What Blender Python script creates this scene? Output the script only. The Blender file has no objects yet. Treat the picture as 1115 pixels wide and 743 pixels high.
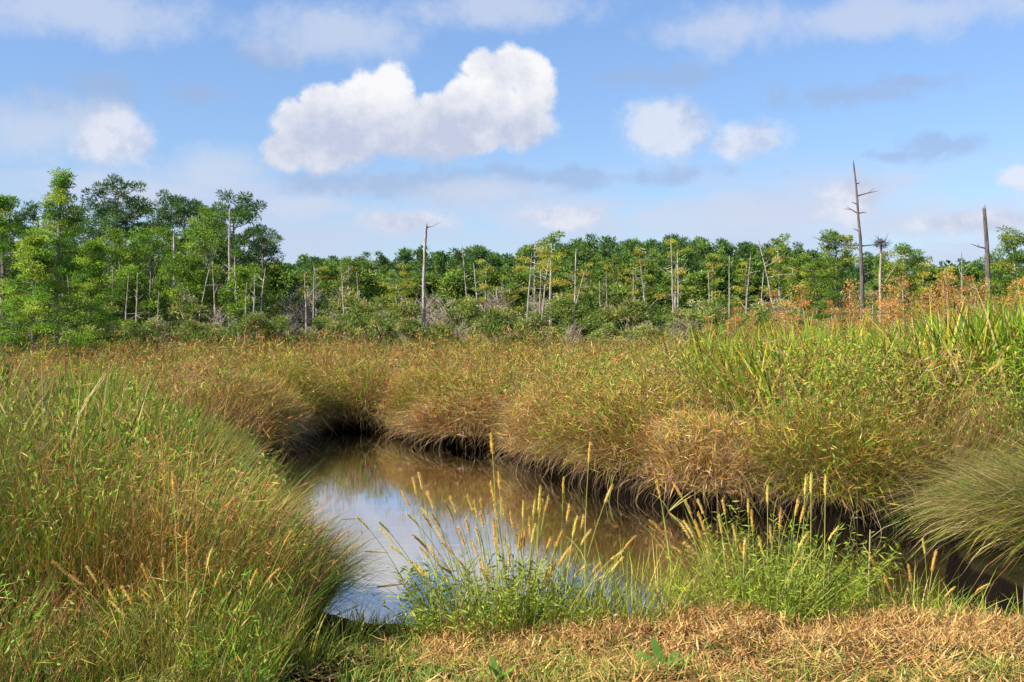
import bpy, math, random
import numpy as np
from mathutils import Vector

R = math.radians
sc = bpy.context.scene
COL = sc.collection
F = 1195.0                    # focal length in photo pixels
EYE = 2.3                     # camera height above the water
HOR = 360.0                   # horizon row in the photo


def at(px, py, Y):
    return ((px - 557.5) / F * Y, Y, EYE - (py - HOR) / F * Y)


def xa(px, Y):
    return (px - 557.5) / F * Y


# ------------------------------------------------------------------ noise
def _hash(i, j, seed):
    h = (i.astype(np.int64) * 374761393 + j.astype(np.int64) * 668265263 + seed * 1442695041) & 0xFFFFFFFF
    h = ((h ^ (h >> 13)) * 1274126177) & 0xFFFFFFFF
    return ((h ^ (h >> 16)) & 0xFFFF) / 65535.0


def vnoise(x, y, scale, seed=0):
    x = np.asarray(x, float) / scale
    y = np.asarray(y, float) / scale
    i, j = np.floor(x), np.floor(y)
    u, v = x - i, y - j
    u = u * u * (3 - 2 * u)
    v = v * v * (3 - 2 * v)
    a = _hash(i, j, seed); b = _hash(i + 1, j, seed); c = _hash(i, j + 1, seed); d = _hash(i + 1, j + 1, seed)
    return (a * (1 - u) + b * u) * (1 - v) + (c * (1 - u) + d * u) * v


def fbm(x, y, scale, seed=0, n=3):
    s = t = 0.0
    a = 1.0
    for k in range(n):
        s = s + a * vnoise(x, y, scale / 2 ** k, seed + 17 * k)
        t += a
        a *= 0.5
    return s / t


def tussocks(x, y, cell, seed):
    """nearest tussock of a jittered grid: (distance / cell, direction away from its middle, a random number per tussock)"""
    ci, cj = np.floor(x / cell), np.floor(y / cell)
    best = np.full(x.shape, 1e9); ox = np.zeros_like(best); oy = np.zeros_like(best); rid = np.zeros_like(best)
    for di in (-1, 0, 1):
        for dj in (-1, 0, 1):
            i, j = ci + di, cj + dj
            px = (i + 0.5 + 0.85 * (_hash(i, j, seed) - 0.5)) * cell
            py = (j + 0.5 + 0.85 * (_hash(i, j, seed + 1) - 0.5)) * cell
            sz = 0.75 + 0.5 * _hash(i, j, seed + 2)
            d = np.hypot(x - px, y - py) / (cell * sz)
            m = d < best
            best[m] = d[m]; ox[m] = (x - px)[m]; oy[m] = (y - py)[m]; rid[m] = _hash(i, j, seed + 3)[m]
    l = np.maximum(np.hypot(ox, oy), 1e-6)
    return best, ox / l, oy / l, rid


def sstep(x, a, b):
    t = np.clip((np.asarray(x, float) - a) / (b - a), 0, 1)
    return t * t * (3 - 2 * t)


# ------------------------------------------------------------------ creek outline (plan, metres)
CREEK = np.array([
    (-1.05, 7.80), (-0.3, 7.72), (0.5, 7.70), (2.0, 7.70), (3.3, 7.80), (4.0, 8.3), (3.95, 9.2), (4.1, 10.2), (5.2, 11.0),
    (8, 11.3), (14, 11.0), (14, 12.6), (8, 13.1), (5, 12.9), (4.2, 12.75), (3.66, 13.1), (3.2, 13.5), (2.82, 13.8), (2.3, 14.15), (2.09, 14.6),
    (1.6, 15.2), (1.25, 16.2), (0.7, 17.6), (0.45, 18.8), (0.1, 20.2), (-0.3, 21.3), (-0.9, 21.3), (-1.3, 22.0), (-1.6, 23.3), (-1.95, 22.9), (-2.3, 24.2),
    (-2.7, 25.4), (-3.3, 25.2), (-3.9, 26.2), (-4.5, 25.6), (-4.7, 22.3), (-4.4, 19.0), (-4.05, 17.0), (-3.55, 15.2),
    (-3.25, 13.7), (-2.85, 12.3), (-2.45, 11.2), (-2.15, 9.8), (-1.85, 8.8), (-1.5, 8.05)])


def creek_sd(x, y):
    """signed distance (positive on land) and the unit direction towards the water"""
    x = np.asarray(x, float).ravel(); y = np.asarray(y, float).ravel()
    best = np.full(x.shape, 1e9); bx = np.zeros_like(x); by = np.zeros_like(x)
    inside = np.zeros(x.shape, bool)
    n = len(CREEK)
    for k in range(n):
        a = CREEK[k]; b = CREEK[(k + 1) % n]
        d = b - a
        t = np.clip(((x - a[0]) * d[0] + (y - a[1]) * d[1]) / (d @ d), 0, 1)
        qx = a[0] + t * d[0]; qy = a[1] + t * d[1]
        dd = np.hypot(x - qx, y - qy)
        m = dd < best
        best[m] = dd[m]; bx[m] = qx[m]; by[m] = qy[m]
        c = ((a[1] > y) != (b[1] > y)) & (x < (b[0] - a[0]) * (y - a[1]) / (b[1] - a[1] + 1e-12) + a[0])
        inside ^= c
    dx, dy = bx - x, by - y
    l = np.maximum(np.hypot(dx, dy), 1e-6)
    sd = np.where(inside, -best, best)
    m = np.abs(sd) < 2.0
    wob_ = 0.55 * (fbm(x[m], y[m], 1.3, 3, 3) - 0.5) + 0.14 * (vnoise(x[m], y[m], 0.28, 4) - 0.5)
    sd[m] += wob_ * (1 - np.abs(sd[m]) / 2.0) * sstep(y[m], 7.6, 9.0)
    return sd, dx / l, dy / l


def ground_z(x, y, sd=None):
    x = np.asarray(x, float); y = np.asarray(y, float)
    sh = x.shape
    if sd is None:
        sd = creek_sd(x, y)[0].reshape(sh)
    near = 1 - sstep(y, 7.2, 7.9)
    marsh = 0.34 + 0.10 * (fbm(x, y, 3.0, 5) - 0.5) + 0.35 * sstep(y, 45, 90) + 0.10 * sstep(x, 3, 8)
    lip = 0.35 - 0.06 * (1 - sstep(x, 0.2, 1.2)) - 0.08 * np.exp(-((x + 1.0) / 0.5) ** 2) + 0.035 * (7.0 - y)
    lump = 0.075 * (fbm(x, y, 0.30, 9, 3) - 0.45) * 2 * (0.5 + 0.5 * sstep(x, -1.5, 0.3)) + 0.07 * np.exp(-((x - 1.35) / 0.35) ** 2 - ((y - 7.0) / 0.25) ** 2)
    h = marsh * (1 - near) + (lip + lump) * near
    bank = sstep(sd, -0.06, 0.10) * 0.85 + sstep(sd, 0.1, 0.8) * 0.15
    land = -0.12 + (h + 0.12) * bank
    water = -0.12 - 0.35 * sstep(-sd, 0, 0.9)
    return np.where(sd > -0.06, land, water)


# ------------------------------------------------------------------ mesh helpers
class Acc:
    """collects vertices, quads, triangles and a base colour per vertex"""
    def __init__(s):
        s.V, s.C, s.Q, s.T, s.n = [], [], [], [], 0

    def add(s, V, Q=None, T=None, C=(0.2, 0.2, 0.2)):
        V = np.asarray(V, float).reshape(-1, 3)
        C = np.broadcast_to(np.asarray(C, float), V.shape)
        s.V.append(V); s.C.append(C)
        if Q is not None and len(Q): s.Q.append(np.asarray(Q, np.int64) + s.n)
        if T is not None and len(T): s.T.append(np.asarray(T, np.int64) + s.n)
        s.n += len(V)
        return s

    def build(s, name, mat, parent=None, smooth=False):
        V = np.concatenate(s.V); C = np.concatenate(s.C)
        Q = np.concatenate(s.Q) if s.Q else np.zeros((0, 4), np.int64)
        T = np.concatenate(s.T) if s.T else np.zeros((0, 3), np.int64)
        me = bpy.data.meshes.new(name)
        me.vertices.add(len(V)); me.vertices.foreach_set('co', V.astype(np.float32).ravel())
        idx = np.concatenate([Q.ravel(), T.ravel()]).astype(np.int32)
        me.loops.add(len(idx)); me.loops.foreach_set('vertex_index', idx)
        st = np.concatenate([np.arange(len(Q)) * 4, len(Q) * 4 + np.arange(len(T)) * 3]).astype(np.int32)
        me.polygons.add(len(st)); me.polygons.foreach_set('loop_start', st)
        try:
            me.polygons.foreach_set('loop_total', np.concatenate([np.full(len(Q), 4), np.full(len(T), 3)]).astype(np.int32))
        except Exception:
            pass
        me.polygons.foreach_set('use_smooth', np.full(len(st), smooth, bool))
        at_ = me.color_attributes.new('Col', 'FLOAT_COLOR', 'POINT')
        at_.data.foreach_set('color', np.concatenate([C, np.ones((len(C), 1))], 1).astype(np.float32).ravel())
        me.materials.append(mat)
        me.update(); me.validate()
        o = bpy.data.objects.new(name, me)
        COL.objects.link(o)
        if parent is not None: o.parent = parent
        return o


def tag(o, label=None, cat=None, group=None, kind=None):
    for k, v in (('label', label), ('category', cat), ('group', group), ('kind', kind)):
        if v: o[k] = v
    return o


def empty(name, loc=(0, 0, 0)):
    o = bpy.data.objects.new(name, None)
    o.empty_display_size = 0.2
    COL.objects.link(o); o.location = loc
    return o


KIDS = {}


def kids(o):
    if o.name not in KIDS: KIDS[o.name] = list(o.children)
    return KIDS[o.name]


def copy_tree(o, parent=None):
    c = o.copy(); COL.objects.link(c)
    if parent is not None: c.parent = parent
    for ch in kids(o): copy_tree(ch, c)
    return c


class Proto:
    """one thing, used itself the first time and copied after that"""
    made = []

    def __init__(s, root):
        s.root, s.used = root, False
        Proto.made.append(s)

    def put(s, loc, rz=0.0, scale=1.0, tilt=(0, 0)):
        o = s.root if not s.used else copy_tree(s.root)
        s.used = True
        o.location = loc; o.rotation_euler = (tilt[0], tilt[1], rz)
        o.scale = scale if hasattr(scale, '__len__') else (scale,) * 3
        return o


def blades(acc, rng, P, az, th0, bend, L, W, c0, c1, K=3, prof=None, face=None):
    """flat bending ribbons: base P, lean azimuth az, start angle th0 from the vertical, extra bend over the length"""
    N = len(P)
    if N == 0: return
    psi = rng.uniform(0, np.pi, N) if face is None else face
    side = np.stack([np.cos(psi), np.sin(psi), np.zeros(N)], 1)
    dirx, diry = np.cos(az), np.sin(az)
    if prof is None: prof = np.linspace(1.0, 0.45, K)
    pts = [P]; p = P
    for k in range(K):
        th = th0 + bend * (k + 0.5) / K
        st = np.stack([np.sin(th) * dirx, np.sin(th) * diry, np.cos(th)], 1) * (L / K)[:, None]
        p = p + st
        pts.append(p)
    V = np.zeros((N, 2 * K + 1, 3)); C = np.zeros((N, 2 * K + 1, 3))
    for k in range(K):
        w = (W * prof[k] * 0.5)[:, None] * side
        V[:, 2 * k] = pts[k] - w; V[:, 2 * k + 1] = pts[k] + w
        t = k / K
        C[:, 2 * k] = C[:, 2 * k + 1] = c0 * (1 - t) + c1 * t
    V[:, 2 * K] = pts[K]; C[:, 2 * K] = c1
    b = (np.arange(N) * (2 * K + 1))[:, None]
    Q = np.concatenate([b + np.array([2 * k, 2 * k + 1, 2 * k + 3, 2 * k + 2]) for k in range(K - 1)]) if K > 1 else None
    T = b + np.array([2 * K - 2, 2 * K - 1, 2 * K])
    acc.add(V.reshape(-1, 3), Q, T, C.reshape(-1, 3))
    return pts


def leaves(acc, rng, P, D, L, W, C):
    """rhombic leaves: base P, direction D (unit), length L, width W"""
    N = len(P)
    if N == 0: return
    r = rng.normal(size=(N, 3))
    s = np.cross(D, r); s /= np.maximum(np.linalg.norm(s, axis=1, keepdims=True), 1e-6)
    L = np.broadcast_to(L, (N,))[:, None]; W = np.broadcast_to(W, (N,))[:, None]
    m = P + D * L * 0.45
    up = np.cross(s, D) * W * 0.25
    V = np.stack([P, m - s * W * 0.5 + up, P + D * L, m + s * W * 0.5 + up], 1)
    b = (np.arange(N) * 4)[:, None]
    T = np.concatenate([b + np.array([0, 1, 2]), b + np.array([0, 2, 3])])
    acc.add(V.reshape(-1, 3), None, T, np.repeat(np.asarray(C), 4, 0))


def tube(acc, pts, rad, n=6, col=(0.2, 0.2, 0.2), cap=True):
    pts = np.asarray(pts, float); m = len(pts)
    rad = np.broadcast_to(np.asarray(rad, float), (m,))
    tan = np.gradient(pts, axis=0); tan /= np.maximum(np.linalg.norm(tan, axis=1, keepdims=True), 1e-9)
    ref = np.array([1.0, 0.13, 0.07]) if abs(tan[0][2]) > 0.6 else np.array([0.05, 0.1, 1.0])
    a = np.cross(tan, ref); a /= np.maximum(np.linalg.norm(a, axis=1, keepdims=True), 1e-9)
    b = np.cross(tan, a)
    ang = np.arange(n) / n * 2 * np.pi
    V = pts[:, None] + rad[:, None, None] * (np.cos(ang)[None, :, None] * a[:, None] + np.sin(ang)[None, :, None] * b[:, None])
    Q = []
    for i in range(m - 1):
        for k in range(n):
            Q.append((i * n + k, i * n + (k + 1) % n, (i + 1) * n + (k + 1) % n, (i + 1) * n + k))
    V = V.reshape(-1, 3); T = []
    if cap:
        V = np.concatenate([V, pts[-1:]])
        T = [((m - 1) * n + k, (m - 1) * n + (k + 1) % n, m * n) for k in range(n)]
    acc.add(V, Q, T, col)


def unit(v):
    return v / np.maximum(np.linalg.norm(v, axis=-1, keepdims=True), 1e-9)


def jit(rng, base, n, amt=0.25, hue=0.12):
    """n natural variations of one base colour"""
    k = 1 + rng.uniform(-amt, amt, (n, 1))
    h = 1 + rng.uniform(-hue, hue, (n, 3))
    return np.clip(np.asarray(base) * k * h, 0, 1)


# ------------------------------------------------------------------ materials
def new_mat(name):
    m = bpy.data.materials.new(name); m.use_nodes = True
    nt = m.node_tree
    for n in list(nt.nodes): nt.nodes.remove(n)
    out = nt.nodes.new('ShaderNodeOutputMaterial')
    return m, nt, out


def plant_mat(name, trans=0.3, rough=0.55, spec=0.25, gain=1.0):
    m, nt, out = new_mat(name)
    a = nt.nodes.new('ShaderNodeAttribute'); a.attribute_name = 'Col'
    p = nt.nodes.new('ShaderNodeBsdfPrincipled')
    p.inputs['Roughness'].default_value = rough
    p.inputs['Specular IOR Level'].default_value = spec
    t = nt.nodes.new('ShaderNodeBsdfTranslucent')
    mx = nt.nodes.new('ShaderNodeMixShader'); mx.inputs[0].default_value = trans
    src = a.outputs['Color']
    if gain != 1.0:
        g = nt.nodes.new('ShaderNodeVectorMath'); g.operation = 'SCALE'; g.inputs['Scale'].default_value = gain
        nt.links.new(src, g.inputs[0]); src = g.outputs[0]
    nt.links.new(src, p.inputs['Base Color']); nt.links.new(src, t.inputs['Color'])
    nt.links.new(p.outputs[0], mx.inputs[1]); nt.links.new(t.outputs[0], mx.inputs[2])
    nt.links.new(mx.outputs[0], out.inputs['Surface'])
    return m


def bark_mat(name, dark, light, scale=3.0):
    m, nt, out = new_mat(name)
    tc = nt.nodes.new('ShaderNodeTexCoord')
    mp = nt.nodes.new('ShaderNodeMapping'); mp.inputs['Scale'].default_value = (scale * 3, scale * 3, scale * 0.5)
    nz = nt.nodes.new('ShaderNodeTexNoise'); nz.inputs['Scale'].default_value = 2.0; nz.inputs['Detail'].default_value = 6
    cr = nt.nodes.new('ShaderNodeValToRGB')
    cr.color_ramp.elements[0].position = 0.35; cr.color_ramp.elements[0].color = (*dark, 1)
    cr.color_ramp.elements[1].position = 0.65; cr.color_ramp.elements[1].color = (*light, 1)
    p = nt.nodes.new('ShaderNodeBsdfPrincipled'); p.inputs['Roughness'].default_value = 0.85
    bp = nt.nodes.new('ShaderNodeBump'); bp.inputs['Strength'].default_value = 0.5; bp.inputs['Distance'].default_value = 0.03
    nt.links.new(tc.outputs['Object'], mp.inputs[0]); nt.links.new(mp.outputs[0], nz.inputs['Vector'])
    nt.links.new(nz.outputs['Fac'], cr.inputs[0]); nt.links.new(cr.outputs[0], p.inputs['Base Color'])
    nt.links.new(nz.outputs['Fac'], bp.inputs['Height']); nt.links.new(bp.outputs[0], p.inputs['Normal'])
    nt.links.new(p.outputs[0], out.inputs['Surface'])
    return m


M_BLADE = plant_mat('grass_blades', 0.22)
M_HAY = plant_mat('dry_clippings', 0.15, 0.8, 0.1)
M_LEAF = plant_mat('leaves', 0.32, 0.55, 0.15)
M_NEEDLE = plant_mat('needles', 0.25, 0.5, 0.3)
M_SEED = plant_mat('seed_heads', 0.25, 0.8, 0.1)
M_BARK = bark_mat('pine_bark', (0.09, 0.07, 0.055), (0.30, 0.25, 0.20))
M_DEAD = bark_mat('weathered_deadwood', (0.13, 0.105, 0.085), (0.50, 0.43, 0.36))
M_SNAG = bark_mat('dark_deadwood', (0.05, 0.04, 0.036), (0.17, 0.14, 0.125))
M_TWIG = bark_mat('twig_bark', (0.20, 0.16, 0.11), (0.44, 0.37, 0.28), 6.0)


def ground_mat():
    m, nt, out = new_mat('marsh_soil')
    g = nt.nodes.new('ShaderNodeNewGeometry')
    sp = nt.nodes.new('ShaderNodeSeparateXYZ')
    nz = nt.nodes.new('ShaderNodeTexNoise'); nz.inputs['Scale'].default_value = 3.5; nz.inputs['Detail'].default_value = 8
    n2 = nt.nodes.new('ShaderNodeTexNoise'); n2.inputs['Scale'].default_value = 0.35; n2.inputs['Detail'].default_value = 4
    a = nt.nodes.new('ShaderNodeValToRGB')
    a.color_ramp.elements[0].position = 0.35; a.color_ramp.elements[0].color = (0.060, 0.040, 0.020, 1)
    a.color_ramp.elements[1].position = 0.7; a.color_ramp.elements[1].color = (0.19, 0.125, 0.055, 1)
    b = nt.nodes.new('ShaderNodeMixRGB'); b.inputs[2].default_value = (0.075, 0.085, 0.022, 1)
    mr = nt.nodes.new('ShaderNodeMapRange'); mr.inputs[1].default_value = 0.26; mr.inputs[2].default_value = 0.46
    mud_shade = nt.nodes.new('ShaderNodeMixRGB'); mud_shade.inputs[1].default_value = (0.007, 0.005, 0.004, 1)  # low bank mud, painted near black to carry the undercut's shadow
    p = nt.nodes.new('ShaderNodeBsdfPrincipled'); p.inputs['Roughness'].default_value = 0.9; p.inputs['Specular IOR Level'].default_value = 0.0
    bp = nt.nodes.new('ShaderNodeBump'); bp.inputs['Strength'].default_value = 0.8; bp.inputs['Distance'].default_value = 0.06
    L = nt.links.new
    L(g.outputs['Position'], sp.inputs[0]); L(g.outputs['Position'], nz.inputs['Vector']); L(g.outputs['Position'], n2.inputs['Vector'])
    L(nz.outputs['Fac'], a.inputs[0]); L(a.outputs[0], b.inputs[1]); L(n2.outputs['Fac'], b.inputs[0])
    L(sp.outputs['Z'], mr.inputs[0]); L(mr.outputs[0], mud_shade.inputs[0]); L(b.outputs[0], mud_shade.inputs[2])
    L(mud_shade.outputs[0], p.inputs['Base Color']); L(nz.outputs['Fac'], bp.inputs['Height']); L(bp.outputs[0], p.inputs['Normal'])
    L(p.outputs[0], out.inputs['Surface'])
    return m


def water_mat():
    m, nt, out = new_mat('creek_water')
    L = nt.links.new
    tc = nt.nodes.new('ShaderNodeNewGeometry')
    mp = nt.nodes.new('ShaderNodeMapping'); mp.inputs['Scale'].default_value = (1.3, 4.0, 1)
    nz = nt.nodes.new('ShaderNodeTexNoise'); nz.inputs['Scale'].default_value = 1.6; nz.inputs['Detail'].default_value = 3
    n2 = nt.nodes.new('ShaderNodeTexNoise'); n2.inputs['Scale'].default_value = 0.9; n2.inputs['Detail'].default_value = 4
    bp = nt.nodes.new('ShaderNodeBump'); bp.inputs['Strength'].default_value = 0.035; bp.inputs['Distance'].default_value = 0.02
    fr = nt.nodes.new('ShaderNodeFresnel'); fr.inputs['IOR'].default_value = 1.33
    mu = nt.nodes.new('ShaderNodeMath'); mu.operation = 'MULTIPLY_ADD'; mu.use_clamp = True
    mu.inputs[1].default_value = 1.7; mu.inputs[2].default_value = 0.16
    cr = nt.nodes.new('ShaderNodeValToRGB')
    cr.color_ramp.elements[0].color = (0.012, 0.008, 0.004, 1); cr.color_ramp.elements[1].color = (0.024, 0.017, 0.008, 1)
    d = nt.nodes.new('ShaderNodeBsdfDiffuse')
    gl = nt.nodes.new('ShaderNodeBsdfGlossy'); gl.inputs['Roughness'].default_value = 0.035; gl.inputs['Color'].default_value = (1, 1, 1, 1)
    mx = nt.nodes.new('ShaderNodeMixShader')
    L(tc.outputs['Position'], mp.inputs[0]); L(mp.outputs[0], nz.inputs['Vector']); L(tc.outputs['Position'], n2.inputs['Vector'])
    L(nz.outputs['Fac'], bp.inputs['Height'])
    L(bp.outputs[0], gl.inputs['Normal'])
    L(n2.outputs['Fac'], cr.inputs[0]); L(cr.outputs[0], d.inputs['Color'])
    L(fr.outputs[0], mu.inputs[0]); L(mu.outputs[0], mx.inputs[0])
    L(d.outputs[0], mx.inputs[1]); L(gl.outputs[0], mx.inputs[2]); L(mx.outputs[0], out.inputs['Surface'])
    return m


# ------------------------------------------------------------------ ground and water
def axis(segs, lo, hi, grow=1.25):
    """segs: [(a, b, step)...] joined; then steps growing outwards to lo / hi"""
    v = []
    for a, b, s in segs:
        v += list(np.arange(a, b - 1e-6, s))
    v.append(segs[-1][1])
    s = segs[0][2]; x = v[0]; pre = []
    while x > lo: s *= grow; x -= s; pre.append(x)
    s = segs[-1][2]; x = v[-1]; post = []
    while x < hi: s *= grow; x += s; post.append(x)
    return np.array(pre[::-1] + v + post)


gx = axis([(-9, -5, 0.25), (-5, 6, 0.055), (6, 15, 0.2)], -3000, 3000, 1.2)
gy = axis([(-1, 5.4, 0.4), (5.4, 8.2, 0.04), (8.2, 27, 0.08), (27, 100, 2.0)], -60, 5000, 1.2)
GX, GY = np.meshgrid(gx, gy)
GZ = ground_z(GX, GY)
nx, ny = len(gx), len(gy)
ii = (np.arange(ny - 1)[:, None] * nx + np.arange(nx - 1)[None]).ravel()
acc = Acc().add(np.stack([GX, GY, GZ], 2), np.stack([ii, ii + 1, ii + nx + 1, ii + nx], 1))
g = acc.build('ground', ground_mat(), smooth=True); tag(g, kind='structure')

acc = Acc().add([(-7, 7.3, 0), (15, 7.3, 0), (15, 27.5, 0), (-7, 27.5, 0)], [(0, 1, 2, 3)])
wt = acc.build('water', water_mat()); tag(wt, kind='structure')

# ------------------------------------------------------------------ palettes (linear base colours)
OLIVE = np.array((0.260, 0.235, 0.022)); YELG = np.array((0.46, 0.40, 0.035)); TAN = np.array((0.53, 0.325, 0.095))
RUST = np.array((0.52, 0.195, 0.045)); BROWN = np.array((0.25, 0.105, 0.042)); STRAW = np.array((0.66, 0.51, 0.20))
GREEN = np.array((0.170, 0.330, 0.016)); GREY = np.array((0.42, 0.265, 0.17)); DARKG = np.array((0.065, 0.130, 0.012))
PAL = np.stack([OLIVE, YELG, TAN, RUST, BROWN, STRAW, GREEN, GREY, DARKG])


def pick(rng, W):
    """W: N x 9 weights over PAL -> N colours"""
    c = np.cumsum(W ** 1.7, 1); c /= c[:, -1:]
    k = (rng.random(len(W))[:, None] > c).sum(1)
    base = PAL[np.clip(k, 0, 8)]
    return np.clip(base * np.exp(rng.normal(-0.06, 0.28, (len(W), 1))) * (1 + rng.uniform(-0.08, 0.08, (len(W), 3))), 0, 1)


def left_side(x, y):
    """1 inside the tall stand on the near left bank"""
    edge = np.interp(y, [5, 7.5, 8.5, 10, 11.5, 13.5, 16], [-1.25, -1.35, -1.9, -2.1, -2.3, -3.2, -3.8])
    return (x < edge) & (y < 16.5)


# ------------------------------------------------------------------ marsh rushes (far bank, right bank and the flats behind)
rng = np.random.default_rng(11)
N = 900000
Y = 8.5 * (78.0 / 8.5) ** (rng.random(N) ** 0.80)
X = rng.uniform(-1, 1, N) * (0.56 * Y + 3.0)
sd, wx, wy = creek_sd(X, Y)
keep = (sd > 0.03 + 0.22 * vnoise(X, Y, 0.5, 29)) & ~left_side(X, Y) & ((Y > 12.5) | (X > 5)) & (((X - 5.85) / 1.5) ** 2 + ((Y - 9.8) / 1.2) ** 2 > 1)
X, Y, sd, wx, wy = X[keep], Y[keep], sd[keep], wx[keep], wy[keep]
gap = vnoise(X, Y, 0.42, 28) + 0.5 * (vnoise(X, Y, 0.17, 27) - 0.5)
keep = gap > 0.30
X, Y, sd, wx, wy = X[keep], Y[keep], sd[keep], wx[keep], wy[keep]
Z = ground_z(X, Y, sd)
n = len(X)
cl = fbm(X, Y, 1.1, 21, 3); cl2 = fbm(X, Y, 5.0, 33, 2); cl3 = vnoise(X, Y, 0.55, 41)
mound = fbm(X, Y, 1.5, 22, 2)
mound2 = vnoise(X, Y, 0.75, 24)
h = 0.80 + 1.55 * (mound - 0.45) + 0.35 * (mound2 - 0.5) + 0.2 * (cl - 0.4) + 0.22 * sstep(X, 0.5, 5) * (1 - sstep(Y, 30, 50))
h += 0.22 * sstep(X, 1.0, 3.0) * (1 - sstep(Y, 19, 26)) + 0.10 * sstep(Y, 32, 48) + 0.36 * (1 - sstep(sd, 1.5, 5)) - 0.60 * sstep(X, 3.2, 4.5) * sstep(Y, 15.0, 16.5) * (1 - sstep(Y, 24, 27))
td, tx, ty, tid = tussocks(X + 0.35 * (fbm(X, Y, 0.8, 91) - 0.5), Y + 0.35 * (fbm(X, Y, 0.8, 92) - 0.5), 1.25, 300)
dome = np.sqrt(np.clip(1 - (td / 0.80) ** 2, 0, 1))
h *= (0.42 + 0.70 * dome) * (0.80 + 0.45 * tid)
h = np.clip(h * 1.06, 0.28, 1.95)
hc = h.copy()
h *= rng.uniform(0.5, 1.12, n)
edge = 1 - sstep(sd, 0.05, 1.1)
h *= 1 - 0.18 * edge
rndaz = rng.uniform(0, 2 * np.pi, n)
claz = fbm(X, Y, 2.2, 55, 2) * 4 * np.pi
claz2 = fbm(X, Y, 0.5, 56, 2) * 6 * np.pi
vx = np.cos(rndaz) * 0.75 + np.cos(claz) * 0.4 + np.cos(claz2) * 0.4 + tx * td * 1.5 + wx * edge * 1.1
vy = np.sin(rndaz) * 0.75 + np.sin(claz) * 0.4 + np.sin(claz2) * 0.4 + ty * td * 1.5 + wy * edge * 1.1
az = np.arctan2(vy, vx)
th0 = np.abs(rng.normal(0.20, 0.20, n)) + edge * rng.uniform(0.0, 0.7, n)
bend = rng.uniform(0.05, 1.1, n) + edge * rng.uniform(0.0, 0.8, n)
wid = np.maximum(0.006, 0.00060 * Y) * np.exp(rng.normal(-0.05, 0.4, n))
W = np.zeros((n, 9))
right = sstep(X / Y, -0.08, 0.22)
rus = sstep(cl2, 0.35, 0.7)
yel = fbm(X, Y, 3.2, 37, 2); grn = vnoise(X, Y, 1.0, 38); tuft = vnoise(X, Y, 0.38, 39); tuft2 = vnoise(X, Y, 0.7, 40)
dead = (1 - sstep(sd, 0.6, 2.6)) * (0.4 + 0.6 * (tuft2 > 0.35))
W[:, 0] = 0.95 + 1.6 * (tuft < 0.45) + 0.3 * right
W[:, 1] = 0.08 + 1.7 * (yel > 0.50) * (tuft > 0.5) * (1 - 0.7 * edge) + 0.6 * right * (tuft2 > 0.5)
W[:, 2] = 0.45 + 1.3 * dead + 0.6 * (tuft2 < 0.35)
W[:, 3] = 0.60 + 3.9 * rus * (1 - 0.7 * right) * (tuft2 > 0.35) + 1.0 * dead * (tuft > 0.5)
W[:, 4] = 1.05 + 2.2 * (tuft2 > 0.60) + 1.3 * dead
W[:, 5] = 0.12 + 0.5 * (tuft > 0.85)
W[:, 6] = 0.3 + 3.0 * (grn > 0.58) * (0.4 + right)
W[:, 7] = 0.25 + 1.1 * dead
kind = np.floor(tid * 997 % 6)                   # each tussock has its own leading colour
for q_, cols_ in enumerate(((0,), (3, 4), (1,), (2, 7), (8, 0), (4, 2))):
    for c_ in cols_: W[:, c_] += (kind == q_) * 2.4
W[:, 8] = 0.95 + 2.2 * (tuft < 0.32)  # dark green blades, weighted up to stand in for deep shadow spots
c1 = pick(rng, W)
wet_shade = (1 - sstep(sd, 0.1, 0.6))[:, None]  # wet stems by the water, with the undercut's shade painted in
c0 = (c1 * 0.35 + np.array((0.10, 0.07, 0.035)) * 0.65) * (1 - 0.7 * wet_shade)  # brown roots; self-shadow among the blades is put into this colour
A = Acc()
isb = rng.random(n) < 0.34                       # long blades; the rest are short twigs, leaves and bent bits filling the mounds
nearm = (Y < 27) & isb
f_ = ~isb
k = f_.sum()
u = rng.beta(2.0, 1.15, k)
ed = edge[f_]
ovr = ed * rng.random(k) * 0.65
fz = Z[f_] + hc[f_] * u * (1 - 0.22 * ed * (1 - u)) * 1.02
fz = np.where(ovr > 0.1, np.maximum(fz - 0.25 * rng.random(k), 0.16 + 0.25 * rng.random(k) * vnoise(X[f_], Y[f_], 0.5, 48)), fz)
D = unit(rng.normal(size=(k, 3)) * 0.75 + np.array((0, 0, 0.75)) + np.stack([wx[f_] * ed, wy[f_] * ed, -0.3 * ed], 1) * 0.9 + np.stack([tx[f_] * td[f_], ty[f_] * td[f_], 0 * u], 1) * 0.7)
leaves(A, rng, np.stack([X[f_] + wx[f_] * ovr, Y[f_] + wy[f_] * ovr, fz], 1), D, (0.09 + 0.19 * rng.random(k)) * (0.8 + Y[f_] / 200), (0.0035 + 0.00027 * Y[f_]) * np.exp(rng.normal(0, 0.4, k)), c1[f_] * (0.55 + 0.45 * sstep(u, 0.0, 0.25))[:, None] ** 0)
for m_, K in ((nearm, 3), (isb & ~nearm, 2)):
    P = np.stack([X, Y, Z - 0.03], 1)[m_]
    blades(A, rng, P, az[m_], th0[m_], bend[m_], (h * (1 + 0.25 * edge))[m_], wid[m_], c0[m_], c1[m_], K)
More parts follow.
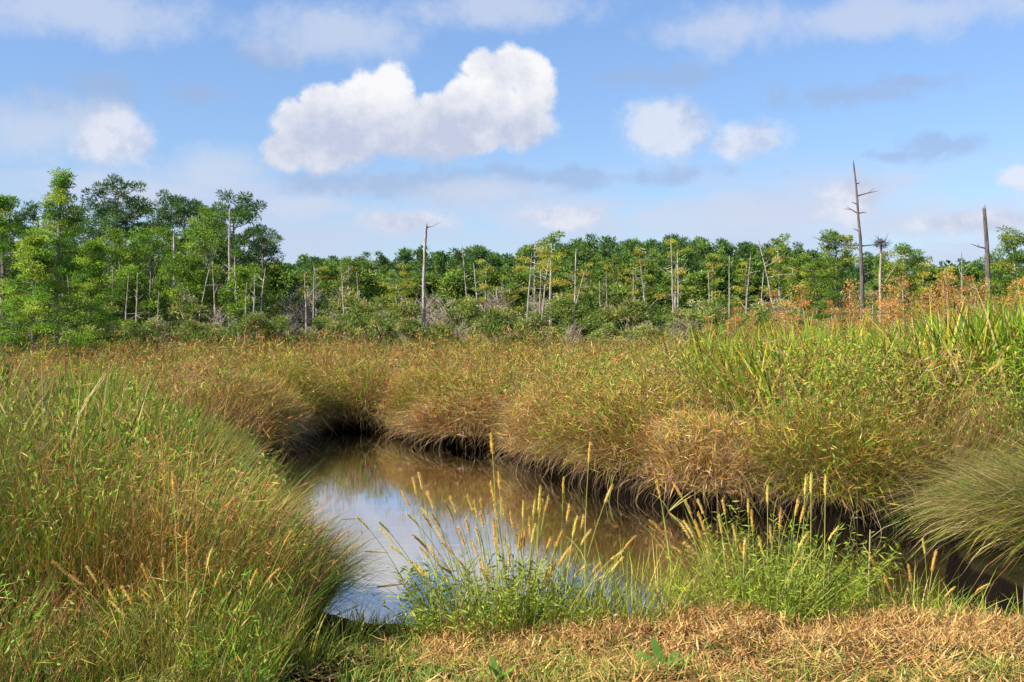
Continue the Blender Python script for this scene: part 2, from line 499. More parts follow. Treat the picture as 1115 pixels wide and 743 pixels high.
# airy flowering tops of the rushes: small flecks near the blade tips
m_ = (rng.random(n) < 0.07) & (Y < 45)
tipx = X[m_] + np.cos(az[m_]) * np.sin(th0[m_] + bend[m_] * 0.4) * h[m_] * 0.85
tipy = Y[m_] + np.sin(az[m_]) * np.sin(th0[m_] + bend[m_] * 0.4) * h[m_] * 0.85
tipz = Z[m_] + np.cos(th0[m_] + bend[m_] * 0.4) * h[m_] * 0.9
k = m_.sum()
D = unit(rng.normal(size=(k, 3)) + np.array((0, 0, 0.8)))
leaves(A, rng, np.stack([tipx, tipy, tipz], 1), D, 0.04 + 0.0016 * Y[m_], 0.005 + 0.0006 * Y[m_], jit(rng, (0.38, 0.25, 0.08), k, 0.45, 0.2))
m_ = (sd < 0.50) & (Y < 29) & (rng.random(n) < 0.6)
k = m_.sum()
hang = np.array([(0.26, 0.18, 0.10), (0.16, 0.10, 0.055), (0.08, 0.052, 0.03), (0.36, 0.26, 0.13), (0.05, 0.034, 0.02)])[rng.choice(5, k, p=[.22, .25, .25, .1, .18])] * rng.uniform(0.7, 1.2, (k, 1))
P = np.stack([X[m_] + rng.normal(0, 0.06, k), Y[m_] + rng.normal(0, 0.06, k), Z[m_] - 0.02], 1)
blades(A, rng, P, np.arctan2(wy[m_], wx[m_]) + rng.normal(0, 0.6, k), rng.uniform(0.5, 1.2, k), rng.uniform(0.8, 2.4, k), rng.uniform(0.3, 0.6, k) + 0.45 * (vnoise(X[m_], Y[m_], 0.6, 47) > 0.5) * rng.random(k), wid[m_] * 1.1, hang, hang, 4)
m_ = (grn > 0.60) & (rng.random(n) < 0.12 + 0.26 * right) & (Y < 40) & (sd > 0.3)
for rep_ in range(3):
    k = m_.sum(); t = rng.uniform(0.55, 1.0, k)
    P = np.stack([X[m_] + np.cos(az[m_]) * np.sin(th0[m_] + bend[m_] * 0.3) * hc[m_] * t, Y[m_] + np.sin(az[m_]) * np.sin(th0[m_] + bend[m_] * 0.3) * hc[m_] * t, Z[m_] + np.cos(th0[m_] + bend[m_] * 0.3) * hc[m_] * t], 1)
    cc = np.array([(0.20, 0.32, 0.03), (0.30, 0.34, 0.045), (0.14, 0.24, 0.025), (0.38, 0.34, 0.06)])[rng.integers(0, 4, k)] * rng.uniform(0.7, 1.25, (k, 1))
    leaves(A, rng, P, unit(rng.normal(size=(k, 3)) + np.array((0, 0, 0.5))), (0.05 + 0.0012 * Y[m_]) * rng.uniform(0.6, 1.3, k), (0.014 + 0.0006 * Y[m_]) * rng.uniform(0.6, 1.3, k), cc)
o = A.build('marsh_rushes', M_BLADE)
tag(o, 'rust, tan and olive rushes and bushy growth filling the flats behind the creek', 'marsh grass', kind='stuff')

# ------------------------------------------------------------------ tall rushes on the near left bank
rng = np.random.default_rng(12)
N = 300000
Y = 5.75 + (16.4 - 5.75) * rng.random(N) ** 1.2
X = -1.2 - (0.62 * Y + 2.3 - 1.2) * rng.random(N)
sd, wx, wy = creek_sd(X, Y)
keep = left_side(X, Y) & (sd > 0.14) & (rng.random(len(X)) < 0.35 + 0.65 * sstep(Y, 6.4, 7.2))
X, Y, sd, wx, wy = X[keep], Y[keep], sd[keep], wx[keep], wy[keep]
gap = vnoise(X, Y, 0.33, 68) + 0.5 * (vnoise(X, Y, 0.13, 67) - 0.5)
keep = gap > 0.30
X, Y, sd, wx, wy = X[keep], Y[keep], sd[keep], wx[keep], wy[keep]
Z = ground_z(X, Y, sd); n = len(X)
cl = fbm(X, Y, 0.9, 71, 3); cl3 = vnoise(X, Y, 0.4, 72); cl2 = fbm(X, Y, 2.6, 73, 2)
dw = np.minimum(sd, 3.0)
tall = sstep(dw, 0.1, 2.2)
front = sstep(Y + 0.12 * (X + 2), 5.9, 7.8)
mound = fbm(X, Y, 1.1, 76, 2)
hc = (0.62 + 0.74 * tall) * (0.26 + 0.74 * front) * np.clip(0.78 + 1.1 * (mound - 0.35) + 0.3 * (cl - 0.4), 0.4, 1.5)
td, tx, ty, tid = tussocks(X + 0.3 * (fbm(X, Y, 0.6, 93) - 0.5), Y + 0.3 * (fbm(X, Y, 0.6, 94) - 0.5), 0.85, 320)
hc *= (0.42 + 0.72 * np.sqrt(np.clip(1 - (td / 0.8) ** 2, 0, 1))) * (0.88 + 0.28 * tid)
h = hc * rng.uniform(0.6, 1.14, n)
edge = 1 - sstep(sd, 0.05, 1.5)
rndaz = rng.uniform(0, 2 * np.pi, n); claz = fbm(X, Y, 1.3, 75, 2) * 4 * np.pi
claz2 = fbm(X, Y, 0.4, 77, 2) * 6 * np.pi
vx = np.cos(rndaz) * 0.7 + np.cos(claz) * 0.35 + np.cos(claz2) * 0.35 + tx * td * 1.1 + 0.25 + wx * edge * 1.4
vy = np.sin(rndaz) * 0.7 + np.sin(claz) * 0.35 + np.sin(claz2) * 0.35 + ty * td * 1.1 + wy * edge * 1.4
az = np.arctan2(vy, vx)
th0 = np.abs(rng.normal(0.18, 0.17, n)) + edge * rng.uniform(0.0, 0.45, n)
bend = rng.uniform(0.0, 0.9, n) + edge * rng.uniform(0.0, 0.8, n)
wid = np.maximum(0.0050, 0.00064 * Y) * np.exp(rng.normal(-0.05, 0.42, n))
W = np.zeros((n, 9))
tuft = vnoise(X, Y, 0.28, 78); tuft2 = vnoise(X, Y, 0.55, 79); far = sstep(Y, 9, 12)
slope = 1 - sstep(sd, 0.2, 1.5)  # dead brown growth by the water; the hollow's shade is coloured in too
W[:, 0] = 0.7 + 1.0 * (tuft < 0.4)
W[:, 1] = 0.2 + 1.1 * (tuft > 0.66)
W[:, 2] = 0.22 + 0.6 * slope * (tuft > 0.6) + 1.3 * (tuft2 > 0.6)
W[:, 3] = 0.08 + 1.2 * (cl2 > 0.55) * (tuft2 < 0.5) + 0.5 * far
W[:, 4] = 0.75 + 1.8 * (tuft2 < 0.36) + 1.1 * slope
W[:, 5] = 0.12 + 0.4 * (tuft > 0.85)
W[:, 6] = 1.2 + 2.4 * (cl3 > 0.52)
W[:, 7] = 0.45
W[:, 8] = 1.4 + 2.0 * (tuft < 0.32) + 1.0 * slope
kind = np.floor(tid * 997 % 5)
for q_, cols_ in enumerate(((8, 6), (4, 7), (0,), (2, 3), (6, 1))):
    for c_ in cols_: W[:, c_] += (kind == q_) * 1.6
c1 = pick(rng, W); c0 = c1 * 0.40 + np.array((0.085, 0.06, 0.03)) * 0.6  # root colour darkened to carry the stand's self-shadow
A = Acc()
isb = rng.random(n) < 0.60
b_ = isb
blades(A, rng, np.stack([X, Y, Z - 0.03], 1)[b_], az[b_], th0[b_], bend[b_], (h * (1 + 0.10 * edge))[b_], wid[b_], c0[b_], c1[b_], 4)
f_ = ~isb
k = f_.sum(); u = rng.beta(1.8, 1.25, k); ed = edge[f_]; ovr = ed * rng.random(k) * 0.2
fz = Z[f_] + hc[f_] * u * 0.95
D = unit(rng.normal(size=(k, 3)) * 0.75 + np.array((0.15, 0, 0.7)) + np.stack([wx[f_] * ed, wy[f_] * ed, -0.4 * ed], 1) * 0.9)
gl = (cl3[f_] > 0.55) & (rng.random(k) < 0.5) & (u > 0.35)
cf = np.where(gl[:, None], np.array([(0.18, 0.31, 0.03), (0.11, 0.22, 0.022), (0.25, 0.34, 0.04)])[rng.integers(0, 3, k)] * rng.uniform(0.7, 1.2, (k, 1)), c1[f_])
leaves(A, rng, np.stack([X[f_] + wx[f_] * ovr, Y[f_] + wy[f_] * ovr, fz], 1), D, np.where(gl, rng.uniform(0.03, 0.07, k), rng.uniform(0.07, 0.22, k)), np.where(gl, rng.uniform(0.012, 0.024, k), rng.uniform(0.003, 0.008, k)), cf)
m_ = isb & (rng.random(n) < 0.12)
k = m_.sum()
q = 0.85
tx = X[m_] + np.cos(az[m_]) * np.sin(th0[m_] + bend[m_] * 0.4) * h[m_] * q
ty = Y[m_] + np.sin(az[m_]) * np.sin(th0[m_] + bend[m_] * 0.4) * h[m_] * q
tz = Z[m_] + np.cos(th0[m_] + bend[m_] * 0.4) * h[m_] * 0.9
leaves(A, rng, np.stack([tx, ty, tz], 1), unit(rng.normal(size=(k, 3)) + np.array((0, 0, 0.8))), rng.uniform(0.03, 0.07, k), rng.uniform(0.004, 0.009, k), jit(rng, (0.40, 0.27, 0.09), k, 0.45, 0.2))
o = A.build('bank_rushes', M_BLADE)
tag(o, 'tall green and brown rushes leaning over the water on the near bank', 'marsh grass', kind='stuff')

# ------------------------------------------------------------------ drooping tussock beside the near end of the inlet
rng = np.random.default_rng(13)
N = 12500
rr = 1.25 * np.sqrt(rng.random(N)); aa = rng.uniform(0, 2 * np.pi, N)
cx, cy = 5.85, 9.8
X = cx + rr * np.cos(aa) * 1.15; Y = cy + rr * np.sin(aa) * 0.85
Z = ground_z(X, Y)
sel = Z > 0.02
X, Y, Z, rr, aa = X[sel], Y[sel], Z[sel], rr[sel], aa[sel]; n = len(X)
q = rr / 1.25
az = np.arctan2(np.sin(aa) * q * 0.8 + rng.normal(0, 0.5, n), np.cos(aa) * q * 1.0 - 0.7 + rng.normal(0, 0.5, n))
th0 = 0.15 + 0.55 * q * rng.random(n) + np.abs(rng.normal(0, 0.08, n))
bend = 0.75 + 0.9 * rng.random(n) + 0.35 * q
L = (1.55 - 0.2 * q) * rng.uniform(0.6, 1.1, n)
W = np.tile(np.array([1.2, 0.5, 0.5, 0.1, 0.6, 1.0, 0.9, 1.0, 1.3]), (n, 1))
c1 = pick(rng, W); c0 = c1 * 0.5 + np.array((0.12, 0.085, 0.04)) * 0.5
A = Acc()
T = empty('rush_tussock', (cx, cy, 0.3))
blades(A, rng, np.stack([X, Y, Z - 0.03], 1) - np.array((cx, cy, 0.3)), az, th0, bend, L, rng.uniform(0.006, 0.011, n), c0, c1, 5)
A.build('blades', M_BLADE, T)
tag(T, 'big rounded rush tussock with long blades drooping into the dark inlet', 'tussock')
n = 5200
rr = 0.62 * np.sqrt(rng.random(n)); aa = rng.uniform(0, 2 * np.pi, n)
cx, cy = -2.12, 8.45
X = cx + rr * np.cos(aa); Y = cy + rr * np.sin(aa) * 0.9
Z = np.maximum(ground_z(X, Y), 0.1)
az = np.arctan2(np.sin(aa) * rr + rng.normal(0, 0.28, n) - 0.05, np.cos(aa) * rr * 0.8 + 0.45 + rng.normal(0, 0.25, n))
W = np.tile(np.array([1.0, 0.3, 0.6, 0.2, 1.0, 0.3, 0.9, 0.5, 1.2]), (n, 1))
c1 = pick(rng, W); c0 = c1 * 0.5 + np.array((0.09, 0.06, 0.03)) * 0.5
T = empty('rush_tussock', (cx, cy, 0.3))
A = Acc()
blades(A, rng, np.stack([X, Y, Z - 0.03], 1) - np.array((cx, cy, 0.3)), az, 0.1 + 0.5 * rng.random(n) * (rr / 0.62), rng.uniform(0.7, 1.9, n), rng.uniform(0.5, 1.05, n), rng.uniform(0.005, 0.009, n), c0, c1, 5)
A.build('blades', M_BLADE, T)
tag(T, 'green and brown rush tussock trailing its fine blades over the open water', 'tussock')

# ------------------------------------------------------------------ rounded tussocks hanging over the far bank
rng = np.random.default_rng(31)


def bank_tussock(wts, R_=0.85, H=1.25, nb=2600, nf=6500):
    """bushy dome: fine stems fanning out, twigs and flecks through the outer shell, a skirt of dead blades hanging down"""
    T = empty('bank_tussock')
    A = Acc()
    Wt = np.array(wts, float)
    rr = np.sqrt(rng.random(nb)); aa = rng.uniform(0, 2 * np.pi, nb)
    c1 = pick(rng, np.tile(Wt, (nb, 1)))
    P = np.stack([np.cos(aa) * rr * R_ * 0.55, np.sin(aa) * rr * R_ * 0.55, np.full(nb, -0.05)], 1)
    blades(A, rng, P, aa + rng.normal(0, 0.95, nb), rr * 0.65 + np.abs(rng.normal(0, 0.22, nb)), rng.uniform(-0.3, 1.7, nb), H * (1.12 - 0.22 * rr) * rng.uniform(0.65, 1.08, nb),
           rng.uniform(0.006, 0.012, nb), c1 * 0.5, c1, 4)
    v = rng.normal(size=(nf, 3)); v[:, 2] = np.abs(v[:, 2]); v = unit(v)
    lum = 0.62 + 0.72 * fbm(v[:, 0] * 3 + 9, v[:, 1] * 3 + v[:, 2] * 4, 1.1, int(rng.integers(1e6)), 2)
    q = (0.55 + 0.45 * rng.random((nf, 1)) ** 0.6) * lum[:, None]
    Pf = v * q * np.array((R_ * 1.12, R_ * 1.12, H * 0.98)) + np.array((0, 0, 0.05))
    D = unit(v * np.array((0.9, 0.9, 0.5)) + rng.normal(size=(nf, 3)) * 0.85 + np.array((0, 0, 0.2)))
    Wf = np.tile(Wt, (nf, 1)) + (np.clip(v[:, 2] - 0.35, 0, 1)[:, None] * np.array([1.3, 0.8, 0.8, 0.3, 0.3, 0.2, 0.8, 0, 0.2]) * 1.3)
    cf = pick(rng, Wf)
    leaves(A, rng, Pf, D, rng.uniform(0.08, 0.26, nf), rng.uniform(0.006, 0.013, nf), cf)
    A.build('growth', M_BLADE, T)
    B = Acc()
    n = 900
    a = rng.uniform(0, 2 * np.pi, n)
    dp = np.array([(0.34, 0.23, 0.12), (0.20, 0.125, 0.065), (0.10, 0.06, 0.035), (0.42, 0.30, 0.14), (0.05, 0.034, 0.02)])[rng.choice(5, n, p=[.25, .27, .2, .13, .15])] * rng.uniform(0.7, 1.2, (n, 1))
    r0 = R_ * rng.uniform(0.45, 0.8, n)
    blades(B, rng, np.stack([np.cos(a) * r0, np.sin(a) * r0, rng.uniform(0.0, 0.45, n)], 1), a + rng.normal(0, 0.7, n), rng.uniform(0.8, 1.8, n), rng.uniform(0.4, 1.9, n), rng.uniform(0.3, 0.95, n), rng.uniform(0.007, 0.013, n), dp, dp, 4)
    B.build('dead_skirt', M_BLADE, T)
    return Proto(T)


#            ol   ye   ta   ru   br   st   gr   gy   dk
KINDS_T = [([0.6, 0.3, 1.6, 0.7, 0.4, 0.4, 0.2, 1.1, 0.2], 'tussock of pinkish tan dead stems bulging over the far creek bank'),
           ([1.0, 0.3, 0.7, 0.4, 1.2, 0.1, 0.4, 0.5, 0.6], 'tussock of dark brown stems bulging over the far creek bank'),
           ([1.6, 0.6, 0.6, 0.3, 0.8, 0.2, 0.8, 0.2, 0.8], 'tussock of olive and yellow growth bulging over the far creek bank'),
           ([0.8, 0.3, 1.0, 0.6, 0.9, 0.3, 0.9, 0.6, 0.7], 'tussock of mixed green and straw growth bulging over the far creek bank')]
BT = [[bank_tussock(w) for _ in range(2)] for w, _ in KINDS_T]
run = CREEK[13:37]
seg = np.hypot(*np.diff(run, axis=0).T); cum = np.concatenate([[0], np.cumsum(seg)])
d = 0.5; order = [3, 2, 0, 1, 3, 0, 2, 0, 1, 2, 0, 3, 1, 0, 2, 1, 0, 3, 1, 2]; j = 0
while d < cum[-1]:
    i = min(int(np.searchsorted(cum, d)) - 1, len(seg) - 1); i = max(i, 0)
    t = (d - cum[i]) / seg[i]
    p = run[i] * (1 - t) + run[i + 1] * t
    tang = (run[i + 1] - run[i]) / seg[i]
    nrm = np.array((tang[1], -tang[0]))          # towards the land (the outline runs anticlockwise)
    q = p + nrm * rng.uniform(0.30, 0.62)
    kd = order[j % len(order)]
    sc_ = rng.uniform(0.75, 1.2)
    o = BT[kd][j % 2].put((q[0], q[1], float(ground_z(np.array([q[0]]), np.array([q[1]]))[0]) - 0.02), math.atan2(tang[1], tang[0]) + rng.choice([0, math.pi]) + rng.uniform(-0.3, 0.3), (sc_ * rng.uniform(1.1, 1.5), sc_ * rng.uniform(0.85, 1.05), sc_ * (rng.uniform(0.72, 0.98) if q[0] > -1.5 else rng.uniform(0.9, 1.15))))
    tag(o, KINDS_T[kd][1], 'tussock', 'tussocks along the far creek bank')
    d += sc_ * rng.uniform(1.0, 1.9); j += 1

# ------------------------------------------------------------------ broad reeds behind the bank
rng = np.random.default_rng(14)


def reed_stand(n, xs, ys, hs, cols, w=(0.018, 0.035), thin=0.42):
    A = Acc()
    X = rng.uniform(*xs, n); Y = rng.uniform(*ys, n)
    cl = fbm(X, Y, 1.6, 81, 2)
    k = cl > thin
    X, Y, cl = X[k], Y[k], cl[k]
    Z = ground_z(X, Y); m = len(X)
    az = np.where(rng.random(m) < 0.5, rng.normal(0.3, 0.6, m), rng.normal(3.3, 0.6, m))
    L = rng.uniform(*hs, m) * (0.75 + 0.5 * cl) * (0.92 + 0.12 * sstep(X / Y, 0.22, 0.46) if xs[0] > 0 else 1)
    c1 = PAL[rng.choice(9, m, p=cols)] * rng.uniform(0.75, 1.3, (m, 1))
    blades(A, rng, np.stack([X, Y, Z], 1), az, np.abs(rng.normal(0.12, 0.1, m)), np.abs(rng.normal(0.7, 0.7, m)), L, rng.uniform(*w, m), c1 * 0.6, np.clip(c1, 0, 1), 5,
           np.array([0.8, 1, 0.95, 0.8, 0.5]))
    return A


P9 = lambda **k: np.array([k.get(c, 0) for c in ('ol', 'ye', 'ta', 'ru', 'br', 'st', 'gr', 'gy', 'dk')]) / sum(k.values())
o = reed_stand(7500, (3.6, 15), (15.4, 25), (1.6, 2.3), P9(ol=.20, ye=.45, gr=.60, st=.08, dk=.10, ta=.04), (0.038, 0.068)).build('reed_bed', M_BLADE)
tag(o, 'tall yellow green reed bed with broad bent blades above the marsh', 'reeds', kind='stuff')
o = reed_stand(4200, (3.3, 10.5), (15.4, 20.5), (1.85, 2.4), P9(ol=.20, ye=.40, gr=.65, st=.06, dk=.22, ta=.03), (0.030, 0.052), 0.36).build('reed_fringe', M_BLADE)
tag(o, 'lower fringe of broad green reeds in front of the tall reed bed', 'reeds', kind='stuff')
o = reed_stand(330, (-5.6, -3.5), (7.8, 11), (1.15, 1.8), P9(ol=.2, ye=.45, gr=.25, st=.35, dk=.03, ta=.2), (0.012, 0.022)).build('reed_patch', M_BLADE)
tag(o, 'straw and green reeds behind the tall near bank rushes', 'reeds', kind='stuff')

def gz0(x, y):
    return float(ground_z(np.array([x]), np.array([y]))[0])


# ------------------------------------------------------------------ near bank: cut hay and short grass
rng = np.random.default_rng(15)
N = 64000
X = rng.uniform(-4.6, 5.2, N); Y = rng.uniform(4.9, 7.62, N)
patch = fbm(X, Y, 0.8, 91, 3)
hayf = sstep(X, -1.2, 0.6) * 0.8 + 0.25 - 0.5 * (patch - 0.45) * 2
keep = (rng.random(N) < np.clip(hayf, 0.08, 1)) & (fbm(X, Y, 0.22, 99, 2) > 0.30)
X, Y = X[keep], Y[keep]; n = len(X)
Z = ground_z(X, Y) + rng.random(n) ** 2 * 0.06
hp = np.array([(0.62, 0.40, 0.145), (0.54, 0.30, 0.10), (0.43, 0.21, 0.08), (0.22, 0.10, 0.045), (0.68, 0.50, 0.22), (0.44, 0.40, 0.09)])
hk = fbm(X, Y, 0.35, 97, 2)
ci = np.where(hk < 0.42, rng.choice(6, n, p=[.18, .24, .26, .20, .04, .08]), rng.choice(6, n, p=[.36, .26, .13, .06, .11, .08]))
c = hp[ci] * rng.uniform(0.7, 1.2, (n, 1))
A = Acc()
for _ in range(270):                             # raked-up wads
    wx_, wy_ = rng.uniform(-0.5, 4.6), 7.22 - abs(rng.normal(0, 0.42))
    r_ = 0.05 + 0.13 * rng.random() ** 1.6; m = int(2600 * r_ ** 1.3)
    v = unit(rng.normal(size=(m, 3))) * (rng.random((m, 1)) ** 0.5) * r_ * np.array((1.3, 1.0, 0.75))
    P = np.array((wx_, wy_, gz0(wx_, wy_) + 0.25 * r_)) + v
    cc = hp[rng.choice(6, m, p=[.34, .26, .16, .10, .08, .06])] * rng.uniform(0.65, 1.15, (m, 1)) * rng.uniform(0.75, 1.1)
    blades(A, rng, P, rng.uniform(0, 2 * np.pi, m), rng.uniform(0.5, 2.4, m), rng.uniform(-1.2, 1.2, m), rng.uniform(0.03, 0.10, m), rng.uniform(0.004, 0.011, m), cc, cc, 3)
blades(A, rng, np.stack([X, Y, Z], 1), rng.uniform(0, 2 * np.pi, n), rng.uniform(1.0, 1.75, n), rng.uniform(-0.6, 0.9, n), rng.uniform(0.05, 0.17, n), rng.uniform(0.004, 0.012, n), c, c, 2,
       np.array([0.9, 1.0]))
o = A.build('cut_hay', M_HAY)
tag(o, 'dry tan mown grass clippings heaped along the near bank', 'cut grass', kind='stuff')

N = 62000
X = rng.uniform(-6.2, 5.6, N); Y = rng.uniform(4.9, 7.75, N)
patch = fbm(X, Y, 0.8, 91, 3); p2 = fbm(X, Y, 0.3, 95, 2)
gf = (0.95 - 0.65 * (1 - sstep(X, -2.2, -1.0))) * (1 - sstep(X, -0.3, 1.4)) + sstep(patch, 0.46, 0.60) * 0.60 + 0.35 * sstep(p2, 0.55, 0.7) * sstep(patch, 0.4, 0.55) + 0.55 * sstep(6.25 - Y, 0, 0.3) * (p2 > 0.42)
keep = (rng.random(N) < np.clip(gf, 0.03, 1)) & (p2 > 0.3)
X, Y = X[keep], Y[keep]; n = len(X)
sd = creek_sd(X, Y)[0]
Z = ground_z(X, Y)
c = np.array([(0.20, 0.29, 0.035), (0.30, 0.35, 0.05), (0.12, 0.20, 0.025), (0.42, 0.38, 0.09)])[rng.choice(4, n, p=[.4, .28, .2, .12])] * rng.uniform(0.75, 1.25, (n, 1))
A = Acc()
L = rng.uniform(0.05, 0.15, n) * (0.6 + p2[keep])
blades(A, rng, np.stack([X, Y, Z], 1), rng.uniform(0, 2 * np.pi, n), np.abs(rng.normal(0.4, 0.3, n)), rng.uniform(0.2, 1.2, n), L, rng.uniform(0.004, 0.008, n), c * 0.8, c, 3)
o = A.build('short_grass', M_BLADE)
tag(o, 'short green grass growing through the cut hay on the near bank', 'grass', kind='stuff')


# ------------------------------------------------------------------ near plants: clumps, weeds, foxtails
def leafy_stems(rng, n, spread, height, nleaf, ll, lw, cols, stemcol, lean=0.35, stemw=0.005):
    """(stems, leaves): thin stems with lance leaves set along them"""
    S, Lf = Acc(), Acc()
    r = spread * np.sqrt(rng.random(n)); a = rng.uniform(0, 2 * np.pi, n)
    P = np.stack([r * np.cos(a), r * np.sin(a) * 0.6, np.full(n, -0.02)], 1)
    hh = height * rng.uniform(0.55, 1.1, n) * (1 - 0.35 * (r / spread) ** 2)
    az = a + rng.normal(0, 0.6, n); th = np.abs(rng.normal(0, lean * 0.6, n)) + lean * 0.6 * r / spread; bd = rng.uniform(0, 0.5, n)
    pts = blades(S, rng, P, az, th, bd, hh, np.full(n, stemw), jit(rng, stemcol, n), jit(rng, stemcol, n), 5)
    pts = np.stack(pts, 1)
    for j in range(nleaf):
        t = 0.12 + 0.88 * (j + rng.random(n)) / nleaf
        k = np.minimum((t * 5).astype(int), 4); f = (t * 5 - k)[:, None]
        idx = np.arange(n)
        p = pts[idx, k] * (1 - f) + pts[idx, k + 1] * f
        la = rng.uniform(0, 2 * np.pi, n)
        D = unit(np.stack([np.cos(la), np.sin(la), rng.uniform(-0.1, 1.1, n)], 1))
        cc = np.array(cols)[rng.integers(0, len(cols), n)] * rng.uniform(0.75, 1.25, (n, 1))
        leaves(Lf, rng, p, D, ll * rng.uniform(0.6, 1.2, n), lw * rng.uniform(0.7, 1.2, n), np.clip(cc, 0, 1))
    return S, Lf


def leafy_plant(name, rng, *a, **k):
    T = empty(name)
    S, Lf = leafy_stems(rng, *a, **k)
    S.build('stem', M_BLADE, T); Lf.build('leaves', M_LEAF, T)
    return T


def gz(x, y):
    return float(ground_z(np.array([x]), np.array([y]))[0])


def put_at(T, px, Y, sink=0.02):
    x = xa(px, Y)
    T.location = (x, Y, gz(x, Y) - sink)
    return T


rng = np.random.default_rng(16)
BRIGHT = [(0.23, 0.34, 0.025), (0.32, 0.39, 0.04), (0.15, 0.25, 0.022), (0.40, 0.40, 0.06)]
DEEP = [(0.12, 0.21, 0.022), (0.19, 0.28, 0.03), (0.29, 0.34, 0.040), (0.08, 0.15, 0.02), (0.40, 0.36, 0.07)]
T = leafy_plant('leafy_weed', rng, 115, 0.48, 0.62, 24, 0.066, 0.013, DEEP + BRIGHT, (0.16, 0.20, 0.05))
tag(put_at(T, 528, 7.28), 'dark green weed with lance leaves at the water edge beside the mown bank', 'weed')
T = leafy_plant('leafy_weed', rng, 45, 0.42, 0.50, 18, 0.075, 0.010, DEEP + BRIGHT, (0.2, 0.24, 0.06))
tag(put_at(T, 640, 7.3), 'sparse yellow green weed between the dark weed and the mown hay heap', 'weed')
T = leafy_plant('leafy_weed', rng, 150, 0.48, 0.92, 26, 0.065, 0.010, BRIGHT, (0.24, 0.33, 0.06), lean=0.5)
tag(put_at(T, 858, 7.4), 'bushy bright green weed standing behind the hay in front of the dark water', 'weed')


def grass_clump(rng, n, spread, hs, cols, w=(0.004, 0.009), lean=0.35, ybend=1.1):
    A = Acc()
    r = spread * np.sqrt(rng.random(n)); a = rng.uniform(0, 2 * np.pi, n)
    P = np.stack([r * np.cos(a), r * np.sin(a) * 0.55, np.full(n, -0.03)], 1)
    cc = np.array(cols)[rng.integers(0, len(cols), n)] * rng.uniform(0.75, 1.25, (n, 1))
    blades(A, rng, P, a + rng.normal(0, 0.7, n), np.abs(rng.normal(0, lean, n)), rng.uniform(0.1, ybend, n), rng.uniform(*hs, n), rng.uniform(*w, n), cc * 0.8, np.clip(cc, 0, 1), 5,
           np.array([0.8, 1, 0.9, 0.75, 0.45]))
    return A


YG = [(0.36, 0.40, 0.04), (0.47, 0.43, 0.07), (0.22, 0.32, 0.03), (0.55, 0.45, 0.13), (0.29, 0.36, 0.035)]
for px, Y, n, sp, hs, cols, lab in (
    (560, 7.35, 640, 0.62, (0.25, 0.70), YG + DEEP[:3], 'loose grass clump with arching blades behind the dark lance leaved weed'),
    (690, 7.38, 560, 0.45, (0.25, 0.72), YG, 'thin grass clump in front of the reflected bank beside the hay heap'),
    (815, 7.40, 330, 0.55, (0.3, 0.9), YG + DEEP, 'arching grass clump against the flank of the bushy bright green weed'),
    (985, 7.45, 300, 0.46, (0.15, 0.5), BRIGHT + YG, 'short bright grass clump under the drooping tussock and dark inlet'),
    (1075, 7.4, 150, 0.35, (0.12, 0.34), BRIGHT + YG, 'low grass clump at the hay edge nearest the frame of the tussock'),
    (205, 6.5, 420, 0.50, (0.15, 0.42), YG + [(0.55, 0.45, 0.16)], 'yellowing grass clump full of upright foxtails before the shaded rushes'),
    (120, 6.3, 360, 0.50, (0.15, 0.42), YG + [(0.55, 0.45, 0.16)], 'straw coloured grass clump leaning away from the upright foxtails'),
    (320, 6.7, 130, 0.22, (0.2, 0.5), YG, 'slim grass clump at the corner where the rushes meet the open water'),
    (405, 7.62, 170, 0.26, (0.08, 0.26), YG + DEEP, 'low green fringe of grass where the mown bank meets the open water'),
    (446, 7.55, 130, 0.2, (0.08, 0.24), YG + BRIGHT, 'short bright tuft of grass at the waterline beside the dark green weed'),
    (372, 7.2, 70, 0.12, (0.25, 0.55), YG, 'small tuft of broad grass blades at the creek margin beside the rushes'),
):
    A = grass_clump(rng, n, sp, hs, cols)
    o = A.build('grass_clump', M_BLADE)
    tag(put_at(o, px, Y), lab, 'grass clump')


